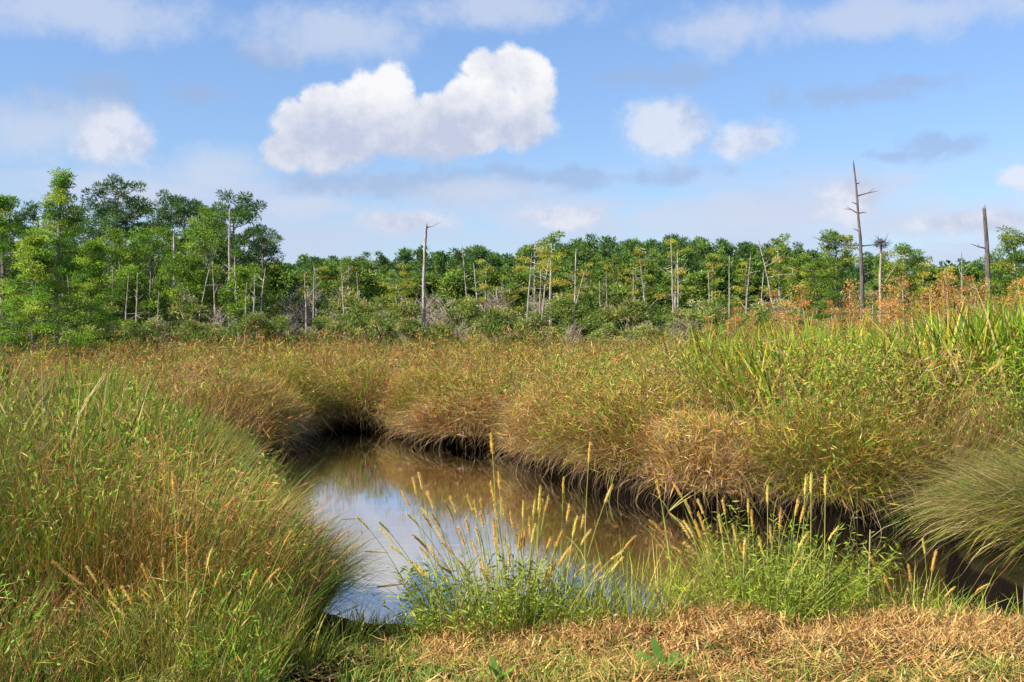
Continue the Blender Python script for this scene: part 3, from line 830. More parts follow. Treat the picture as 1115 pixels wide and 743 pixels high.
def foxtail_proto(rng, lean, H, gold):
    """stalk of height H arching towards +X, with a bristly seed head"""
    T = empty('foxtail')
    S, Hd = Acc(), Acc()
    t = np.linspace(0, 1, 9)
    y = 0.03 * H * np.sin(t * 3 + rng.random() * 6)
    pts = np.stack([lean * H * t ** 1.8, y - y[0], t * H], 1)
    tube(S, pts[:-1], np.linspace(0.0034, 0.0022, 8), 4, (0.36, 0.38, 0.08))
    for _ in range(2):
        k = rng.integers(1, 5)
        blades(S, rng, pts[k][None], rng.uniform(0, 6.28, 1), np.array([0.35]), np.array([1.0]), np.array([0.26 * min(H + 0.3, 1.0)]), np.array([0.008]), np.array([[0.28, 0.35, 0.05]]), np.array([[0.40, 0.42, 0.08]]), 4)
    a, b = pts[-2], pts[-1]
    d = unit(b - a)
    a = b - d * 0.114
    q = np.linspace(0, 1, 9)
    hp_ = a + d * (q * 0.118)[:, None]
    hp_[:, 0] += 0.02 * lean * q ** 2; hp_[:, 2] -= 0.012 * q ** 2 * lean
    tube(S, [pts[-2], a + d * 0.01], 0.0022, 4, (0.36, 0.38, 0.08))
    tube(Hd, hp_, 0.0064 * np.array([0.45, 0.85, 1, 1, 0.98, 0.92, 0.8, 0.6, 0.25]), 6, gold)
    nb = 220
    ss = rng.random(nb); k = np.minimum((ss * 8).astype(int), 7)
    base = hp_[k] * (1 - (ss * 8 - k))[:, None] + hp_[k + 1] * (ss * 8 - k)[:, None]
    D = unit(rng.normal(size=(nb, 3)) + d * 0.9)
    leaves(Hd, rng, base, D, rng.uniform(0.010, 0.018, nb), 0.0035, jit(rng, np.array(gold) * 1.1, nb, 0.25, 0.1))
    S.build('stem', M_BLADE, T); Hd.build('seed_head', M_SEED, T)
    return Proto(T)


GOLD = [(0.72, 0.47, 0.11), (0.74, 0.55, 0.17), (0.60, 0.38, 0.10), (0.64, 0.53, 0.13)]
LEANS = [0.03, 0.12, 0.22, 0.34, 0.48, 0.65, 0.85]
HTS = [0.34, 0.5, 0.7, 0.95, 1.2]
FOX = [[foxtail_proto(rng, l, hh_, GOLD[(i + j) % 4]) for j, hh_ in enumerate(HTS)] for i, l in enumerate(LEANS)]
FX_MID = 'golden foxtail rising from the weeds at the water edge, seen against the creek'
FX_RIGHT = 'golden foxtail around the bushy bright green weed, seen against the dark inlet bank'
FX_LEFT = 'straw coloured foxtail in the yellowing grass before the near rushes'
FX_END = 'isolated foxtail at the hay edge in front of the drooping tussock'
heads = dict(
    mid=[(534, 473), (465, 515), (455, 520), (435, 538), (459, 538), (543, 515), (530, 528), (490, 548), (508, 548), (518, 546), (532, 550), (549, 546), (561, 560), (577, 566),
         (592, 532), (602, 542), (614, 522), (614, 552), (632, 566), (663, 528), (651, 485), (380, 564), (422, 566), (430, 595), (410, 583), (447, 560), (475, 575), (504, 566),
         (569, 579), (605, 590), (637, 578), (669, 601), (681, 601), (655, 613), (695, 587), (485, 592), (540, 590), (555, 600), (468, 600), (590, 575), (520, 575), (620, 600), (500, 610), (525, 612), (548, 622), (580, 612), (600, 625), (640, 615), (660, 630), (690, 612), (450, 612), (440, 578), (462, 556), (523, 560), (538, 566), (575, 548), (625, 590)],
    right=[(718, 525), (732, 529), (709, 566), (721, 575), (751, 568), (762, 559), (778, 561), (788, 545), (808, 545), (799, 573), (795, 587), (820, 559), (841, 531), (880, 520), (889, 518),
           (907, 520), (882, 585), (905, 573), (746, 589), (770, 585), (835, 575), (735, 600)],
    left=[(193, 515), (211, 581), (155, 613), (176, 611), (198, 616), (236, 621), (283, 621), (228, 601), (65, 608), (93, 616), (103, 636), (75, 626), (156, 646), (103, 689), (138, 666),
          (314, 616), (330, 576), (120, 656), (266, 656), (170, 640), (215, 640), (245, 650), (85, 660), (188, 660), (130, 640)],
    end=[(1002, 587), (1018, 601), (993, 617), (963, 631), (1081, 638), (940, 600), (1040, 640)])
for _ in range(26): heads['mid'].append((float(rng.uniform(440, 690)), float(rng.uniform(535, 625))))
for _ in range(14): heads['right'].append((float(rng.uniform(720, 905)), float(rng.uniform(545, 610))))
conf = dict(mid=(570, 0.45, 7.3, FX_MID), right=(830, 0.45, 7.4, FX_RIGHT), left=(200, 0.5, 6.45, FX_LEFT), end=(1010, 0.5, 7.35, FX_END))
cnt = 0
for key, lst in heads.items():
    cen, pull, Y0, lab = conf[key]
    for (px, py) in lst:
        Yb = Y0 + rng.uniform(-0.18, 0.18)
        hx, _, hz = at(px, py - 4, Yb)
        bpx = px + (cen - px) * pull + rng.uniform(-12, 12)
        if py < 526: bpx = px + (cen - px) * 0.15
        bx = xa(bpx, Yb); bz = gz(bx, Yb)
        H = max(hz - bz, 0.2)
        dx = hx - bx
        want = abs(dx) / H
        i = int(np.argmin([abs(want - l) for l in LEANS]))
        # turn the arch a little out of the picture plane too
        ang = 0.0 if dx >= 0 else math.pi
        ang += rng.uniform(-0.5, 0.5)
        j = int(np.argmin([abs(math.log(H / q)) for q in HTS]))
        fx = FOX[i][j].put((bx, Yb, bz - 0.02), ang, H / HTS[j])
        tag(fx, lab, 'foxtail', 'foxtail stalks ' + {'mid': 'before the open water', 'right': 'around the bright green weed', 'left': 'in front of the near rushes', 'end': 'before the tussock'}[key])


def dock(rng, n, L, cols, ang=(0.5, 1.2)):
    """rosette of broad leaves"""
    A = Acc()
    az = np.arange(n) * 2.4 + rng.normal(0, 0.2, n)
    P = np.zeros((n, 3))
    cc = np.array(cols)[rng.integers(0, len(cols), n)]
    LL = L * rng.uniform(0.6, 1.1, n)
    blades(A, rng, P, az, rng.uniform(*ang, n) * 0.6, rng.uniform(0.5, 1.3, n), LL, LL * 0.25, cc * 0.9, cc, 6, np.array([0.2, 0.7, 1.0, 1.0, 0.8, 0.45]), az + np.pi / 2)
    return A


for px, Y, n, L, lab in ((545, 6.15, 9, 0.21, 'broad leaved dock weed in green grass on the near bank'),
                         (722, 6.2, 8, 0.24, 'pale green dock weed with broad leaves on the bare hay'),
                         (822, 6.12, 6, 0.11, 'tiny leafy seedling on the hay beside the pale dock weed'),
                         (640, 6.5, 7, 0.09, 'small green leaf rosette in the hay before the sparse yellow green weed'),
                         (470, 6.35, 8, 0.13, 'leafy sprout in the green grass near the open water'),
                         (930, 6.3, 6, 0.10, 'little green rosette on the hay before the pale dry stalk'),
                         (1052, 6.75, 3, 0.11, 'small upright leaf sprig at the hay crest below the tussock')):
    o = dock(rng, n, L, [(0.17, 0.30, 0.05), (0.27, 0.40, 0.10), (0.10, 0.20, 0.03)]).build('dock_weed', M_LEAF)
    tag(put_at(o, px, Y, 0.0), lab, 'weed')

# pale dry stalk, bent reed and drift stick by the dark bank
A = Acc(); H_ = 0.68
tube(A, [(0, 0, 0), (0.01, 0, H_ * 0.5), (0.02, 0, H_)], [0.006, 0.005, 0.004], 6, (0.45, 0.40, 0.24))
tube(A, [(0.02, 0, H_ * 0.92), (0.12, 0.02, H_ * 1.02), (0.23, 0.03, H_ * 1.08)], [0.002, 0.002, 0.0015], 4, (0.45, 0.40, 0.24))
o = A.build('dry_stalk', M_SEED); tag(put_at(o, 945, 7.4), 'tall pale dry stalk with one side shoot before the dark inlet', 'stalk')
A = Acc()
az = np.array([0.15, 0.1, 0.3, 2.8]); n = 4
blades(A, rng, np.zeros((4, 3)), az, np.array([0.75, 0.9, 0.5, 0.3]), np.array([0.5, 0.3, 0.9, 1.2]), np.array([0.75, 0.6, 0.55, 0.4]), np.array([0.02, 0.018, 0.014, 0.014]),
       np.tile((0.40, 0.36, 0.09), (4, 1)), np.tile((0.50, 0.42, 0.12), (4, 1)), 6, np.array([0.7, 1, 1, 0.9, 0.7, 0.4]))
o = A.build('bent_reed', M_BLADE); x, y = xa(728, 13.9), 13.9
o.location = (x, y, 0.0); tag(o, 'yellow bent reed standing in the water under the shaded bank', 'reed')
A = Acc()
p0 = np.array(at(905, 556, 13.0)); p1 = np.array(at(931, 541, 12.9)); p2_ = np.array(at(980, 544, 12.9))
tube(A, np.array([p0, (p0 + p1) / 2 + (0, 0, 0.03), p1, p2_]) - p0, [0.009, 0.009, 0.007, 0.004], 6, (0.3, 0.2, 0.12))
o = A.build('drift_stick', M_SEED); o.location = p0; tag(o, 'thin bare brown stick hanging across the dark mouth of the inlet', 'stick')

fl = None
for px, py, rz in ((372, 566, 0.3), (396, 601, -0.2), (410, 640, 0.5)):
    Y = EYE * F / (py - HOR)
    if fl is None:
        A = Acc(); tube(A, [(0, 0, 0.004), (0.13, 0.01, 0.007), (0.26, 0.0, 0.004)], [0.005, 0.006, 0.003], 5, (0.50, 0.42, 0.26)); fl = o = A.build('floating_straw', M_SEED)
    else:
        o = fl.copy(); COL.objects.link(o)
    o.location = (xa(px, Y), Y, 0.0); o.rotation_euler = (0, 0, rz)
    tag(o, 'pale bit of straw floating on the open creek water', 'straw', 'floating straws')

# leafy weeds scattered through the rushes
LW = [leafy_plant('marsh_weed', rng, 44, 0.42, 0.75, 22, 0.048, 0.022, BRIGHT + [(0.13, 0.25, 0.03)], (0.2, 0.26, 0.06)),
      leafy_plant('marsh_weed', rng, 50, 0.5, 0.62, 20, 0.042, 0.020, BRIGHT, (0.2, 0.26, 0.06)),
      leafy_plant('marsh_weed', rng, 34, 0.30, 0.85, 24, 0.055, 0.020, DEEP + BRIGHT, (0.2, 0.2, 0.06))]
LW = [Proto(t) for t in LW]
LABW = ['bright green leafy weed among the tall rushes of the near bank', 'bright green leafy weed growing out of the brown rushes across the creek', 'bright green leafy weed below the reeds beside the tussock']
spots = [(60, 500, 8.0, 0), (115, 485, 8.4, 0), (175, 500, 9.0, 0), (205, 535, 9.0, 0), (140, 540, 7.8, 0), (85, 570, 7.4, 0), (230, 520, 10.4, 0), (165, 560, 8.0, 0), (40, 455, 9.4, 0),
         (235, 560, 9.0, 0), (110, 450, 10.5, 0), (180, 455, 11.5, 0), (250, 545, 10.0, 0),
         (683, 460, 18.5, 1), (668, 455, 19.0, 1), (740, 485, 16.0, 1), (755, 440, 19.0, 1), (560, 440, 23.5, 1), (640, 420, 26.0, 1), (775, 500, 15.3, 1), (455, 430, 27.0, 1), (830, 470, 16.5, 1),
         (925, 490, 14.6, 2), (940, 505, 14.2, 2), (905, 470, 15.6, 2), (955, 460, 15.6, 2), (1000, 430, 16.5, 2), (1050, 470, 14.5, 2), (1085, 440, 15.5, 2), (880, 440, 17.5, 2), (930, 425, 17.5, 2), (985, 475, 14.4, 2)]
for i, (px, py, Y, k) in enumerate(spots):
    x, y, z = at(px, py, Y)
    g0 = gz(x, Y)
    s = max((z - g0) / 0.62, 0.55) * 1.35
    o = LW[i % 3].put((x, Y, g0 - 0.02), rng.uniform(0, 6.28), (1.0, 1.0, s))
    tag(o, LABW[k], 'weed', ('leafy weeds on the near bank', 'leafy weeds across the creek', 'leafy weeds by the tussock')[k])


# ------------------------------------------------------------------ trees
def clump(A, rng, c, r, n, L, W, col, flat=0.6, up=0.4, dirout=1.0, hue=0.12):
    v = unit(rng.normal(size=(n, 3)))
    P = c + v * (rng.random((n, 1)) ** 0.4) * r * np.array((1, 1, flat))
    D = unit(v * dirout + rng.normal(size=(n, 3)) * 0.6 + np.array((0, 0, up)))
    leaves(A, rng, P, D, L * rng.uniform(0.6, 1.25, n), W * rng.uniform(0.7, 1.2, n), jit(rng, col, n, 0.25, hue))


def wob(rng, H, amt, m=8, bend=0.0):
    t = np.linspace(0, 1, m)
    x = np.cumsum(rng.normal(0, amt, m)) * 0.5; y = np.cumsum(rng.normal(0, amt, m)) * 0.5
    return np.stack([x - x[0] + bend * t ** 2, y - y[0], t * H], 1)


def on(pts, t):
    k = np.clip(t * (len(pts) - 1), 0, len(pts) - 1.001); i = int(k)
    return pts[i] * (1 - (k - i)) + pts[i + 1] * (k - i)


def pine(name, rng, H, cs=0.5, spread=0.22, nl=26, cols=((0.040, 0.085, 0.020),), cl=(0.45, 0.8), ncard=95, L=0.34, W=0.07, rt=None, bend=0.0, profile=None):
    T = empty(name)
    B, C = Acc(), Acc()
    pts = wob(rng, H, 0.05 * H / 10, 9, bend)
    r0 = rt or 0.016 * H
    tube(B, pts - np.array((0, 0, 0.3)), r0 * np.linspace(1, 0.25, 9), 8)
    for i in range(nl):
        t = cs + (1 - cs) * ((i + rng.random()) / nl)
        p = on(pts, t)
        a = i * 2.4 + rng.normal(0, 0.5)
        u = (t - cs) / (1 - cs)
        ln = H * spread * ((0.55 + 0.6 * math.sin(math.pi * min(u * 0.75 + 0.15, 1))) if profile is None else profile(u)) * rng.uniform(0.6, 1.15) * (1 - 0.35 * u)
        e = p + np.array((math.cos(a) * ln, math.sin(a) * ln, ln * rng.uniform(0.05, 0.5)))
        m = (p + e) / 2 + np.array((0, 0, -0.06 * ln))
        tube(B, [p, m, e], [r0 * 0.26, r0 * 0.17, r0 * 0.06], 5)
        base = np.array(cols[rng.integers(len(cols))]) * rng.uniform(0.8, 1.25)
        for q in ((1.0, 1.0), (0.62, 0.85)):
            c = p * (1 - q[0]) + e * q[0] + rng.normal(0, 0.12, 3)
            clump(C, rng, c + np.array((0, 0, 0.15)), rng.uniform(*cl) * q[1] * H / 11, int(ncard * q[1]), L * H / 11, W * H / 11, base, 0.55, 0.5)
    B.build('trunk', M_BARK, T); C.build('crown', M_NEEDLE, T)
    return T


def leafy_tree(name, rng, H, rad, cz=0.35, nclump=120, ncard=90, L=0.16, W=0.07, cols=((0.10, 0.17, 0.03),), cr=0.5, stems=1, flat=0.6, bark=None, outl=0.85, squash=1.0, hang=0.2):
    """broad crown: clumps through an uneven envelope carried by limbs"""
    T = empty(name)
    B, C = Acc(), Acc()
    r0 = 0.020 * H
    trunks = []
    for s in range(stems):
        pts = wob(rng, H * rng.uniform(0.75, 0.95), 0.07 * H / 10, 8, rng.normal(0, 0.1 * rad))
        if stems > 1: pts = pts + np.linspace(0, 1, 8)[:, None] * np.array((rng.normal(0, rad * 0.45), rng.normal(0, rad * 0.45), 0))
        tube(B, pts - np.array((0, 0, 0.25)), r0 / math.sqrt(stems) * np.linspace(1, 0.2, 8), 6)
        trunks.append(pts)
    sd_ = int(rng.integers(1e6))
    for i in range(nclump):
        z = cz + (1 - cz) * rng.random() ** 0.85
        u = (z - cz) / (1 - cz)
        a = rng.uniform(0, 2 * np.pi)
        env = math.sqrt(max(1 - (2 * u * 0.9 - 0.75) ** 2 / 1.3, 0.03))
        lump = 0.6 + 0.8 * float(vnoise(np.array([math.cos(a) * 1.5 + u * 3]), np.array([math.sin(a) * 1.5 + u * 2]), 0.8, sd_)[0])
        rr = rad * env * lump * (rng.random() ** 0.5) * outl
        c = np.array((math.cos(a) * rr, math.sin(a) * rr, z * H * (0.85 + 0.2 * lump)))
        tp = trunks[rng.integers(stems)]
        p = on(tp, float(np.clip(z - 0.12 - 0.25 * rr / rad, 0.1, 1)))
        if i % 2 == 0: tube(B, [p, (p + c) / 2 + np.array((0, 0, 0.1 * rr)), c], [r0 * 0.22, r0 * 0.13, r0 * 0.04], 4)
        base = np.array(cols[rng.integers(len(cols))]) * rng.uniform(0.75, 1.3)
        clump(C, rng, c, cr * rng.uniform(0.6, 1.25), ncard, L, W, base, flat, hang)
    B.build('trunk', bark or M_BARK, T); C.build('crown', M_LEAF, T)
    return T


def cypress(name, rng, H, rad, cols, cs=0.35, nl=22, flat=0.22, ncard=110, L=0.16, W=0.05, cr=0.42, bark=None, top=0.7):
    """tiered crown of flat sprays on level limbs"""
    T = empty(name)
    B, C = Acc(), Acc()
    pts = wob(rng, H, 0.06 * H / 8, 8, rng.normal(0, 0.3))
    r0 = 0.018 * H
    tube(B, pts - np.array((0, 0, 0.3)), r0 * np.linspace(1.15, 0.22, 8), 7)
    for i in range(nl):
        u = (i + rng.random()) / nl
        t = cs + (1 - cs) * u
        p = on(pts, t); a = i * 2.4 + rng.normal(0, 0.6)
        ln = rad * rng.uniform(0.45, 1.1) * (1 - (1 - top) * u)
        e = p + np.array((math.cos(a) * ln, math.sin(a) * ln, ln * rng.uniform(-0.1, 0.35)))
        tube(B, [p, (p + e) / 2 + np.array((0, 0, 0.05)), e], [r0 * 0.25, r0 * 0.16, r0 * 0.05], 4)
        base = np.array(cols[rng.integers(len(cols))]) * rng.uniform(0.8, 1.25)
        for q in (1.0, 0.7, 0.42):
            if rng.random() < 0.2: continue
            clump(C, rng, p * (1 - q) + e * q, cr * rng.uniform(0.6, 1.2), int(ncard * (0.6 + 0.4 * q)), L, W, base, flat, 0.05)
    B.build('trunk', bark or M_DEAD, T); C.build('crown', M_LEAF, T)
    return T


def snag(name, rng, H, r0, nb, mat, blen=0.9, bend=0.0, topr=0.3, explicit=None, forks=0):
    """dead trunk with broken top; each branch is a part of its own"""
    T = empty(name)
    B = Acc()
    pts = wob(rng, H, 0.035 * H / 8, 12, bend)
    rad = r0 * np.linspace(1.15, topr, 12) * rng.uniform(0.92, 1.08, 12)
    tube(B, pts - np.array((0, 0, 0.3)), rad, 8, cap=False)
    # jagged break
    p = pts[-1] - np.array((0, 0, 0.3))
    for k in range(4):
        a = k * 1.57 + rng.random()
        q = p + np.array((math.cos(a), math.sin(a), 0)) * rad[-1] * 0.6
        tube(B, [q - np.array((0, 0, 0.05)), q + np.array((0, 0, rng.uniform(0.05, 0.35) * r0 * 6))], [rad[-1] * 0.5, rad[-1] * 0.1], 4)
    B.build('trunk', mat, T)
    br = explicit or [(rng.uniform(0.35, 0.95), rng.uniform(0, 6.28), blen * rng.uniform(0.3, 1.0), rng.uniform(-0.1, 0.7)) for _ in range(nb)]
    for (t, a, l, up) in br:
        A = Acc()
        q = on(pts, t) - np.array((0, 0, 0.3))
        d = np.array((math.cos(a), math.sin(a), 0.0))
        m = q + d * l * 0.5 + np.array((0, 0, l * up * 0.5 + rng.normal(0, 0.06 * l)))
        e = q + d * l + np.array((0, 0, l * up))
        tube(A, [q, m, e], [r0 * 0.30, r0 * 0.2, r0 * 0.07], 5)
        if l > 0.7:
            e2 = m + np.array((d[0] * 0.3 * l + rng.normal(0, 0.1), d[1] * 0.3 * l, l * rng.uniform(0.1, 0.45)))
            tube(A, [m, e2], [r0 * 0.12, r0 * 0.04], 4)
        A.build('branch', mat, T)
    return T


def ground_at(px, Y, dz=0.0):
    x = xa(px, Y)
    return (x, Y, gz(x, Y) + dz)


rng = np.random.default_rng(21)
PG = [(0.075, 0.160, 0.026), (0.12, 0.205, 0.032), (0.055, 0.120, 0.024)]

# far pine wood: individual pines in five rows
FP = [Proto(pine('far_pine', rng, 13.0, cs, sp, nl, PG, (0.40, 0.75), 46, 0.50, 0.13, profile=lambda u: 0.3 + 0.9 * (1 - u) ** 0.7)) for cs, sp, nl in ((0.30, 0.17, 24), (0.22, 0.15, 26), (0.35, 0.20, 22), (0.28, 0.13, 24), (0.40, 0.18, 20))]
prof_x = [-200, 290, 330, 400, 480, 560, 640, 700, 770, 830, 880, 940, 1000, 1060, 1115, 1300]
prof_y = [268, 284, 283, 280, 277, 270, 268, 264, 265, 270, 278, 282, 290, 288, 282, 278]
i = 0
for Y, step in ((150, 19), (160, 21), (172, 20), (186, 24)):
    px = -130 + rng.uniform(0, step)
    while px < 1250:
        Yj = Y + rng.uniform(-4, 4)
        top = np.interp(px, prof_x, prof_y) + rng.normal(6, 5)
        x, _, z = at(px, top, Yj)
        s = (z - 0.6) / 13.0
        o = FP[rng.integers(5)].put((x, Yj, gz(x, Yj)), rng.uniform(0, 6.28), (s * rng.uniform(0.85, 1.15), s * rng.uniform(0.85, 1.15), s))
        tag(o, 'slender dark green pine in the wood along the horizon', 'pine', 'pines of the far wood')
        px += step * rng.uniform(0.7, 1.3); i += 1

# green understorey trees between the pine wood and the marsh
UG = [(0.11, 0.20, 0.030), (0.15, 0.235, 0.035), (0.07, 0.145, 0.026), (0.20, 0.24, 0.04)]
UT = [Proto(leafy_tree('understorey_tree', rng, 6.5, rad, 0.15, 95, 60, 0.34, 0.16, UG, 0.72)) for rad in (2.2, 2.8, 2.4, 1.9)]
for Y, step, tops in ((95, 30, (300, 330)), (118, 32, (288, 320))):
    px = -90
    while px < 1220:
        Yj = Y + rng.uniform(-7, 7)
        top = rng.uniform(*tops) + (12 if px > 900 else 0)
        x, _, z = at(px, top, Yj)
        s = z / 6.5
        o = UT[rng.integers(4)].put((x, Yj, gz(x, Yj)), rng.uniform(0, 6.28), (s * rng.uniform(0.9, 1.3), s * rng.uniform(0.9, 1.3), s))
        tag(o, 'mid green bushy tree between the marsh and the far pines', 'tree', 'understorey trees before the pine wood')
        px += step * rng.uniform(0.75, 1.3)

# shrubs along the marsh edge
SG = [(0.19, 0.25, 0.05), (0.25, 0.29, 0.06), (0.13, 0.20, 0.035), (0.33, 0.32, 0.10), (0.33, 0.31, 0.16)]
SH = [Proto(leafy_tree('marsh_shrub', rng, 3.0, rad, 0.02, 70, 70, 0.20, 0.070, SG[a:b], 0.40, stems=6, bark=M_TWIG, hang=0.5)) for rad, a, b in ((1.7, 0, 3), (1.5, 1, 5), (1.9, 0, 5), (1.4, 2, 4))]


def twiggy(name, rng, H, rad):
    """grey leafless bush: stems that fork twice"""
    T = empty(name); B = Acc()
    for s in range(16):
        a = rng.uniform(0, 6.28); l = rad * rng.uniform(0.2, 1)
        e = np.array((math.cos(a) * l, math.sin(a) * l, H * rng.uniform(0.6, 1)))
        m = e * np.array((0.4, 0.4, 0.55)) + rng.normal(0, 0.08, 3)
        tube(B, [(rng.normal(0, .1), rng.normal(0, .1), -0.1), m, e], [0.04, 0.028, 0.01], 4)
        for k in range(7):
            t = rng.uniform(0.1, 0.9); p = m * (1 - t) + e * t
            q = p + np.array((rng.normal(0, 0.4), rng.normal(0, 0.4), rng.uniform(0.2, 0.7)))
            tube(B, [p, q], [0.016, 0.006], 3)
            for _ in range(2):
                f = p * 0.4 + q * 0.6
                tube(B, [f, f + np.array((rng.normal(0, 0.25), rng.normal(0, 0.25), rng.uniform(0.1, 0.4)))], [0.010, 0.004], 3)
    B.build('stems', M_TWIG, T)
    return T


TW = [Proto(twiggy('bare_shrub', rng, 3.0, r)) for r in (1.2, 1.6)]
for Y, step, tops in ((63, 34, (345, 362)), (70, 36, (332, 354)), (79, 36, (318, 345))):
    px = -80
    while px < 1220:
        Yj = Y + rng.uniform(-3, 3)
        top = rng.uniform(*tops)
        x, _, z = at(px, top, Yj)
        g0 = gz(x, Yj)
        s = (z - g0) / 2.9
        if rng.random() < 0.17:
            o = TW[rng.integers(2)].put((x, Yj, g0), rng.uniform(0, 6.28), (s, s, s * 1.15))
            tag(o, 'leafless grey twiggy shrub at the far edge of the marsh', 'shrub', 'bare shrubs along the marsh edge')
        else:
            o = SH[rng.integers(4)].put((x, Yj, g0), rng.uniform(0, 6.28), (s * rng.uniform(0.9, 1.4), s * rng.uniform(0.9, 1.4), s))
            tag(o, 'rounded grey green leafy shrub at the far edge of the marsh', 'shrub', 'leafy shrubs along the marsh edge')
        px += step * rng.uniform(0.7, 1.3)

# tall pines of the stand on the marsh edge
PN = [(0.065, 0.14, 0.026), (0.10, 0.185, 0.034), (0.045, 0.10, 0.024)]
for px, top, Y, cs, sp, nl, bend, lab in (
    (128, 208, 80, 0.55, 0.19, 24, 0.6, 'tallest pine of the stand, dark open crown leaning above the bright cypress'),
    (203, 221, 84, 0.55, 0.22, 26, 0.2, 'dark round topped pine between the tallest pine and the pale topped trunk'),
    (256, 222, 80, 0.48, 0.24, 30, 0.5, 'broad domed dark pine at the open end of the pine stand'),
    (288, 255, 78, 0.72, 0.13, 10, 0.3, 'thin pine with one small tuft of crown at the end of the pine stand'),
    (95, 232, 86, 0.5, 0.22, 24, -0.2, 'shaded pine half hidden behind the bright green cypress'),
    (172, 240, 88, 0.45, 0.22, 26, 0.0, 'lower dense pine behind the pale straight trunk of the stand'),
    (40, 235, 90, 0.5, 0.22, 24, 0.0, 'dark pine showing through gaps in the tall bright cypress'),
    (230, 250, 90, 0.35, 0.22, 26, 0.0, 'dense low branched pine filling the middle of the stand'),
    (150, 232, 92, 0.42, 0.22, 28, 0.3, 'dense pine close behind the tallest pine of the stand'),
    (222, 232, 94, 0.40, 0.22, 28, -0.3, 'round headed pine rising behind the yellow green rounded tree'),
    (272, 262, 92, 0.40, 0.20, 24, 0.2, 'low dark pine behind the thin one at the end of the pine stand'),
    (70, 250, 92, 0.35, 0.24, 28, 0.0, 'dark bushy pine behind the shorter bright green cypress'),
    (15, 248, 94, 0.35, 0.24, 28, 0.0, 'dark pine at the outer end of the stand, behind the broad cypress'),
):
    x, _, z = at(px, top, Y)
    T = pine('pine_tree', rng, z - 0.5, cs, sp, nl, PN, (0.38, 0.72), 150, 0.28, 0.065, bend=bend)
    T.location = (x - bend, Y, gz(x, Y)); tag(T, lab, 'pine')

# yellow green trees in front of that stand
YT = [(0.17, 0.29, 0.030), (0.24, 0.34, 0.035), (0.12, 0.22, 0.026)]
for px, top, Y, rad, lab in (
    (112, 268, 72, 2.6, 'yellow green tree with grey limbs below the tallest pine'),
    (165, 262, 74, 2.7, 'yellow green tree in front of the pine stand, beside its pale trunk'),
    (222, 248, 76, 2.8, 'yellow green rounded tree before the domed pine'),
    (268, 300, 70, 1.8, 'small loose green tree below the domed pine at the stand end'),
    (200, 290, 70, 2.2, 'low leafy tree before the middle of the pine stand'),
    (140, 305, 68, 2.0, 'low leafy tree before the grey forked trunks of the stand'),
):
    x, _, z = at(px, top, Y)
    T = leafy_tree('leafy_tree', rng, z - 0.3, rad, 0.34, 120, 85, 0.20, 0.075, YT, 0.46, bark=M_DEAD)
    T.location = (x, Y, gz(x, Y)); tag(T, lab, 'tree')

# bright feathery cypresses nearest on that side
BC = [(0.17, 0.32, 0.025), (0.25, 0.39, 0.032), (0.11, 0.23, 0.025), (0.31, 0.40, 0.05)]
for px, top, Y, rad, cs, lab in (
    (62, 192, 46, 1.7, 0.22, 'tall bright green cypress with a crooked leading shoot above the marsh'),
    (4, 218, 44, 2.3, 0.14, 'broad bright green cypress cut by the edge of the view'),
    (-70, 200, 48, 2.2, 0.12, 'bright green cypress standing outside the broad cypress'),
    (98, 268, 50, 1.5, 0.14, 'shorter bright green cypress between the tall cypress and the pines'),
    (35, 262, 41, 1.8, 0.10, 'low bushy bright green cypress in front of the tall one'),
):
    x, _, z = at(px, top, Y)
    T = cypress('bright_cypress', rng, z - 0.2, rad * 1.35, BC, cs, 60, 0.40, 125, 0.13, 0.042, 0.40, bark=M_BARK, top=0.10)
    T.location = (x, Y, gz(x, Y)); tag(T, lab, 'cypress')

# yellowing cypresses along the wood
YC = [(0.30, 0.34, 0.035), (0.37, 0.36, 0.04), (0.20, 0.28, 0.03), (0.40, 0.33, 0.05), (0.16, 0.25, 0.03)]
CY = [Proto(cypress('flat_cypress', rng, 8.0, rad, YC, cs, nl, fl, 70, 0.22, 0.07, 0.42, top=tp)) for rad, cs, nl, tp, fl in ((1.5, 0.6, 12, 1.0, 0.2), (2.1, 0.40, 16, 0.6, 0.35), (1.2, 0.5, 12, 0.9, 0.3), (1.8, 0.25, 22, 0.35, 0.45), (1.0, 0.35, 15, 0.5, 0.4), (2.2, 0.7, 10, 1.1, 0.22))]
for i, (px, top, Y) in enumerate(((600, 258, 84), (582, 264, 88), (668, 283, 80), (690, 296, 78), (735, 268, 86), (775, 283, 84), (848, 262, 84), (862, 285, 78), (885, 283, 80), (640, 292, 88), (380, 285, 86), (440, 292, 88),
                                  (432, 300, 80), (528, 288, 84), (555, 305, 80), (812, 292, 80), (345, 292, 90), (985, 283, 70), (1005, 290, 66), (960, 290, 74), (1030, 296, 70), (700, 275, 90), (625, 300, 78))):
    x, _, z = at(px, top, Y)
    s = (z - 0.4) / 8.0
    o = CY[int(rng.choice([1, 3, 4, 2, 3])) if px > 700 else int(rng.integers(6))].put((x, Y, gz(x, Y)), rng.uniform(0, 6.28), (s * 0.95, s * 0.95, s))
    tag(o, 'flat topped yellowing cypress with level sprays before the far pines', 'cypress', 'yellowing cypresses before the pine wood')
GC = [(0.11, 0.20, 0.026), (0.16, 0.25, 0.03), (0.23, 0.28, 0.035)]
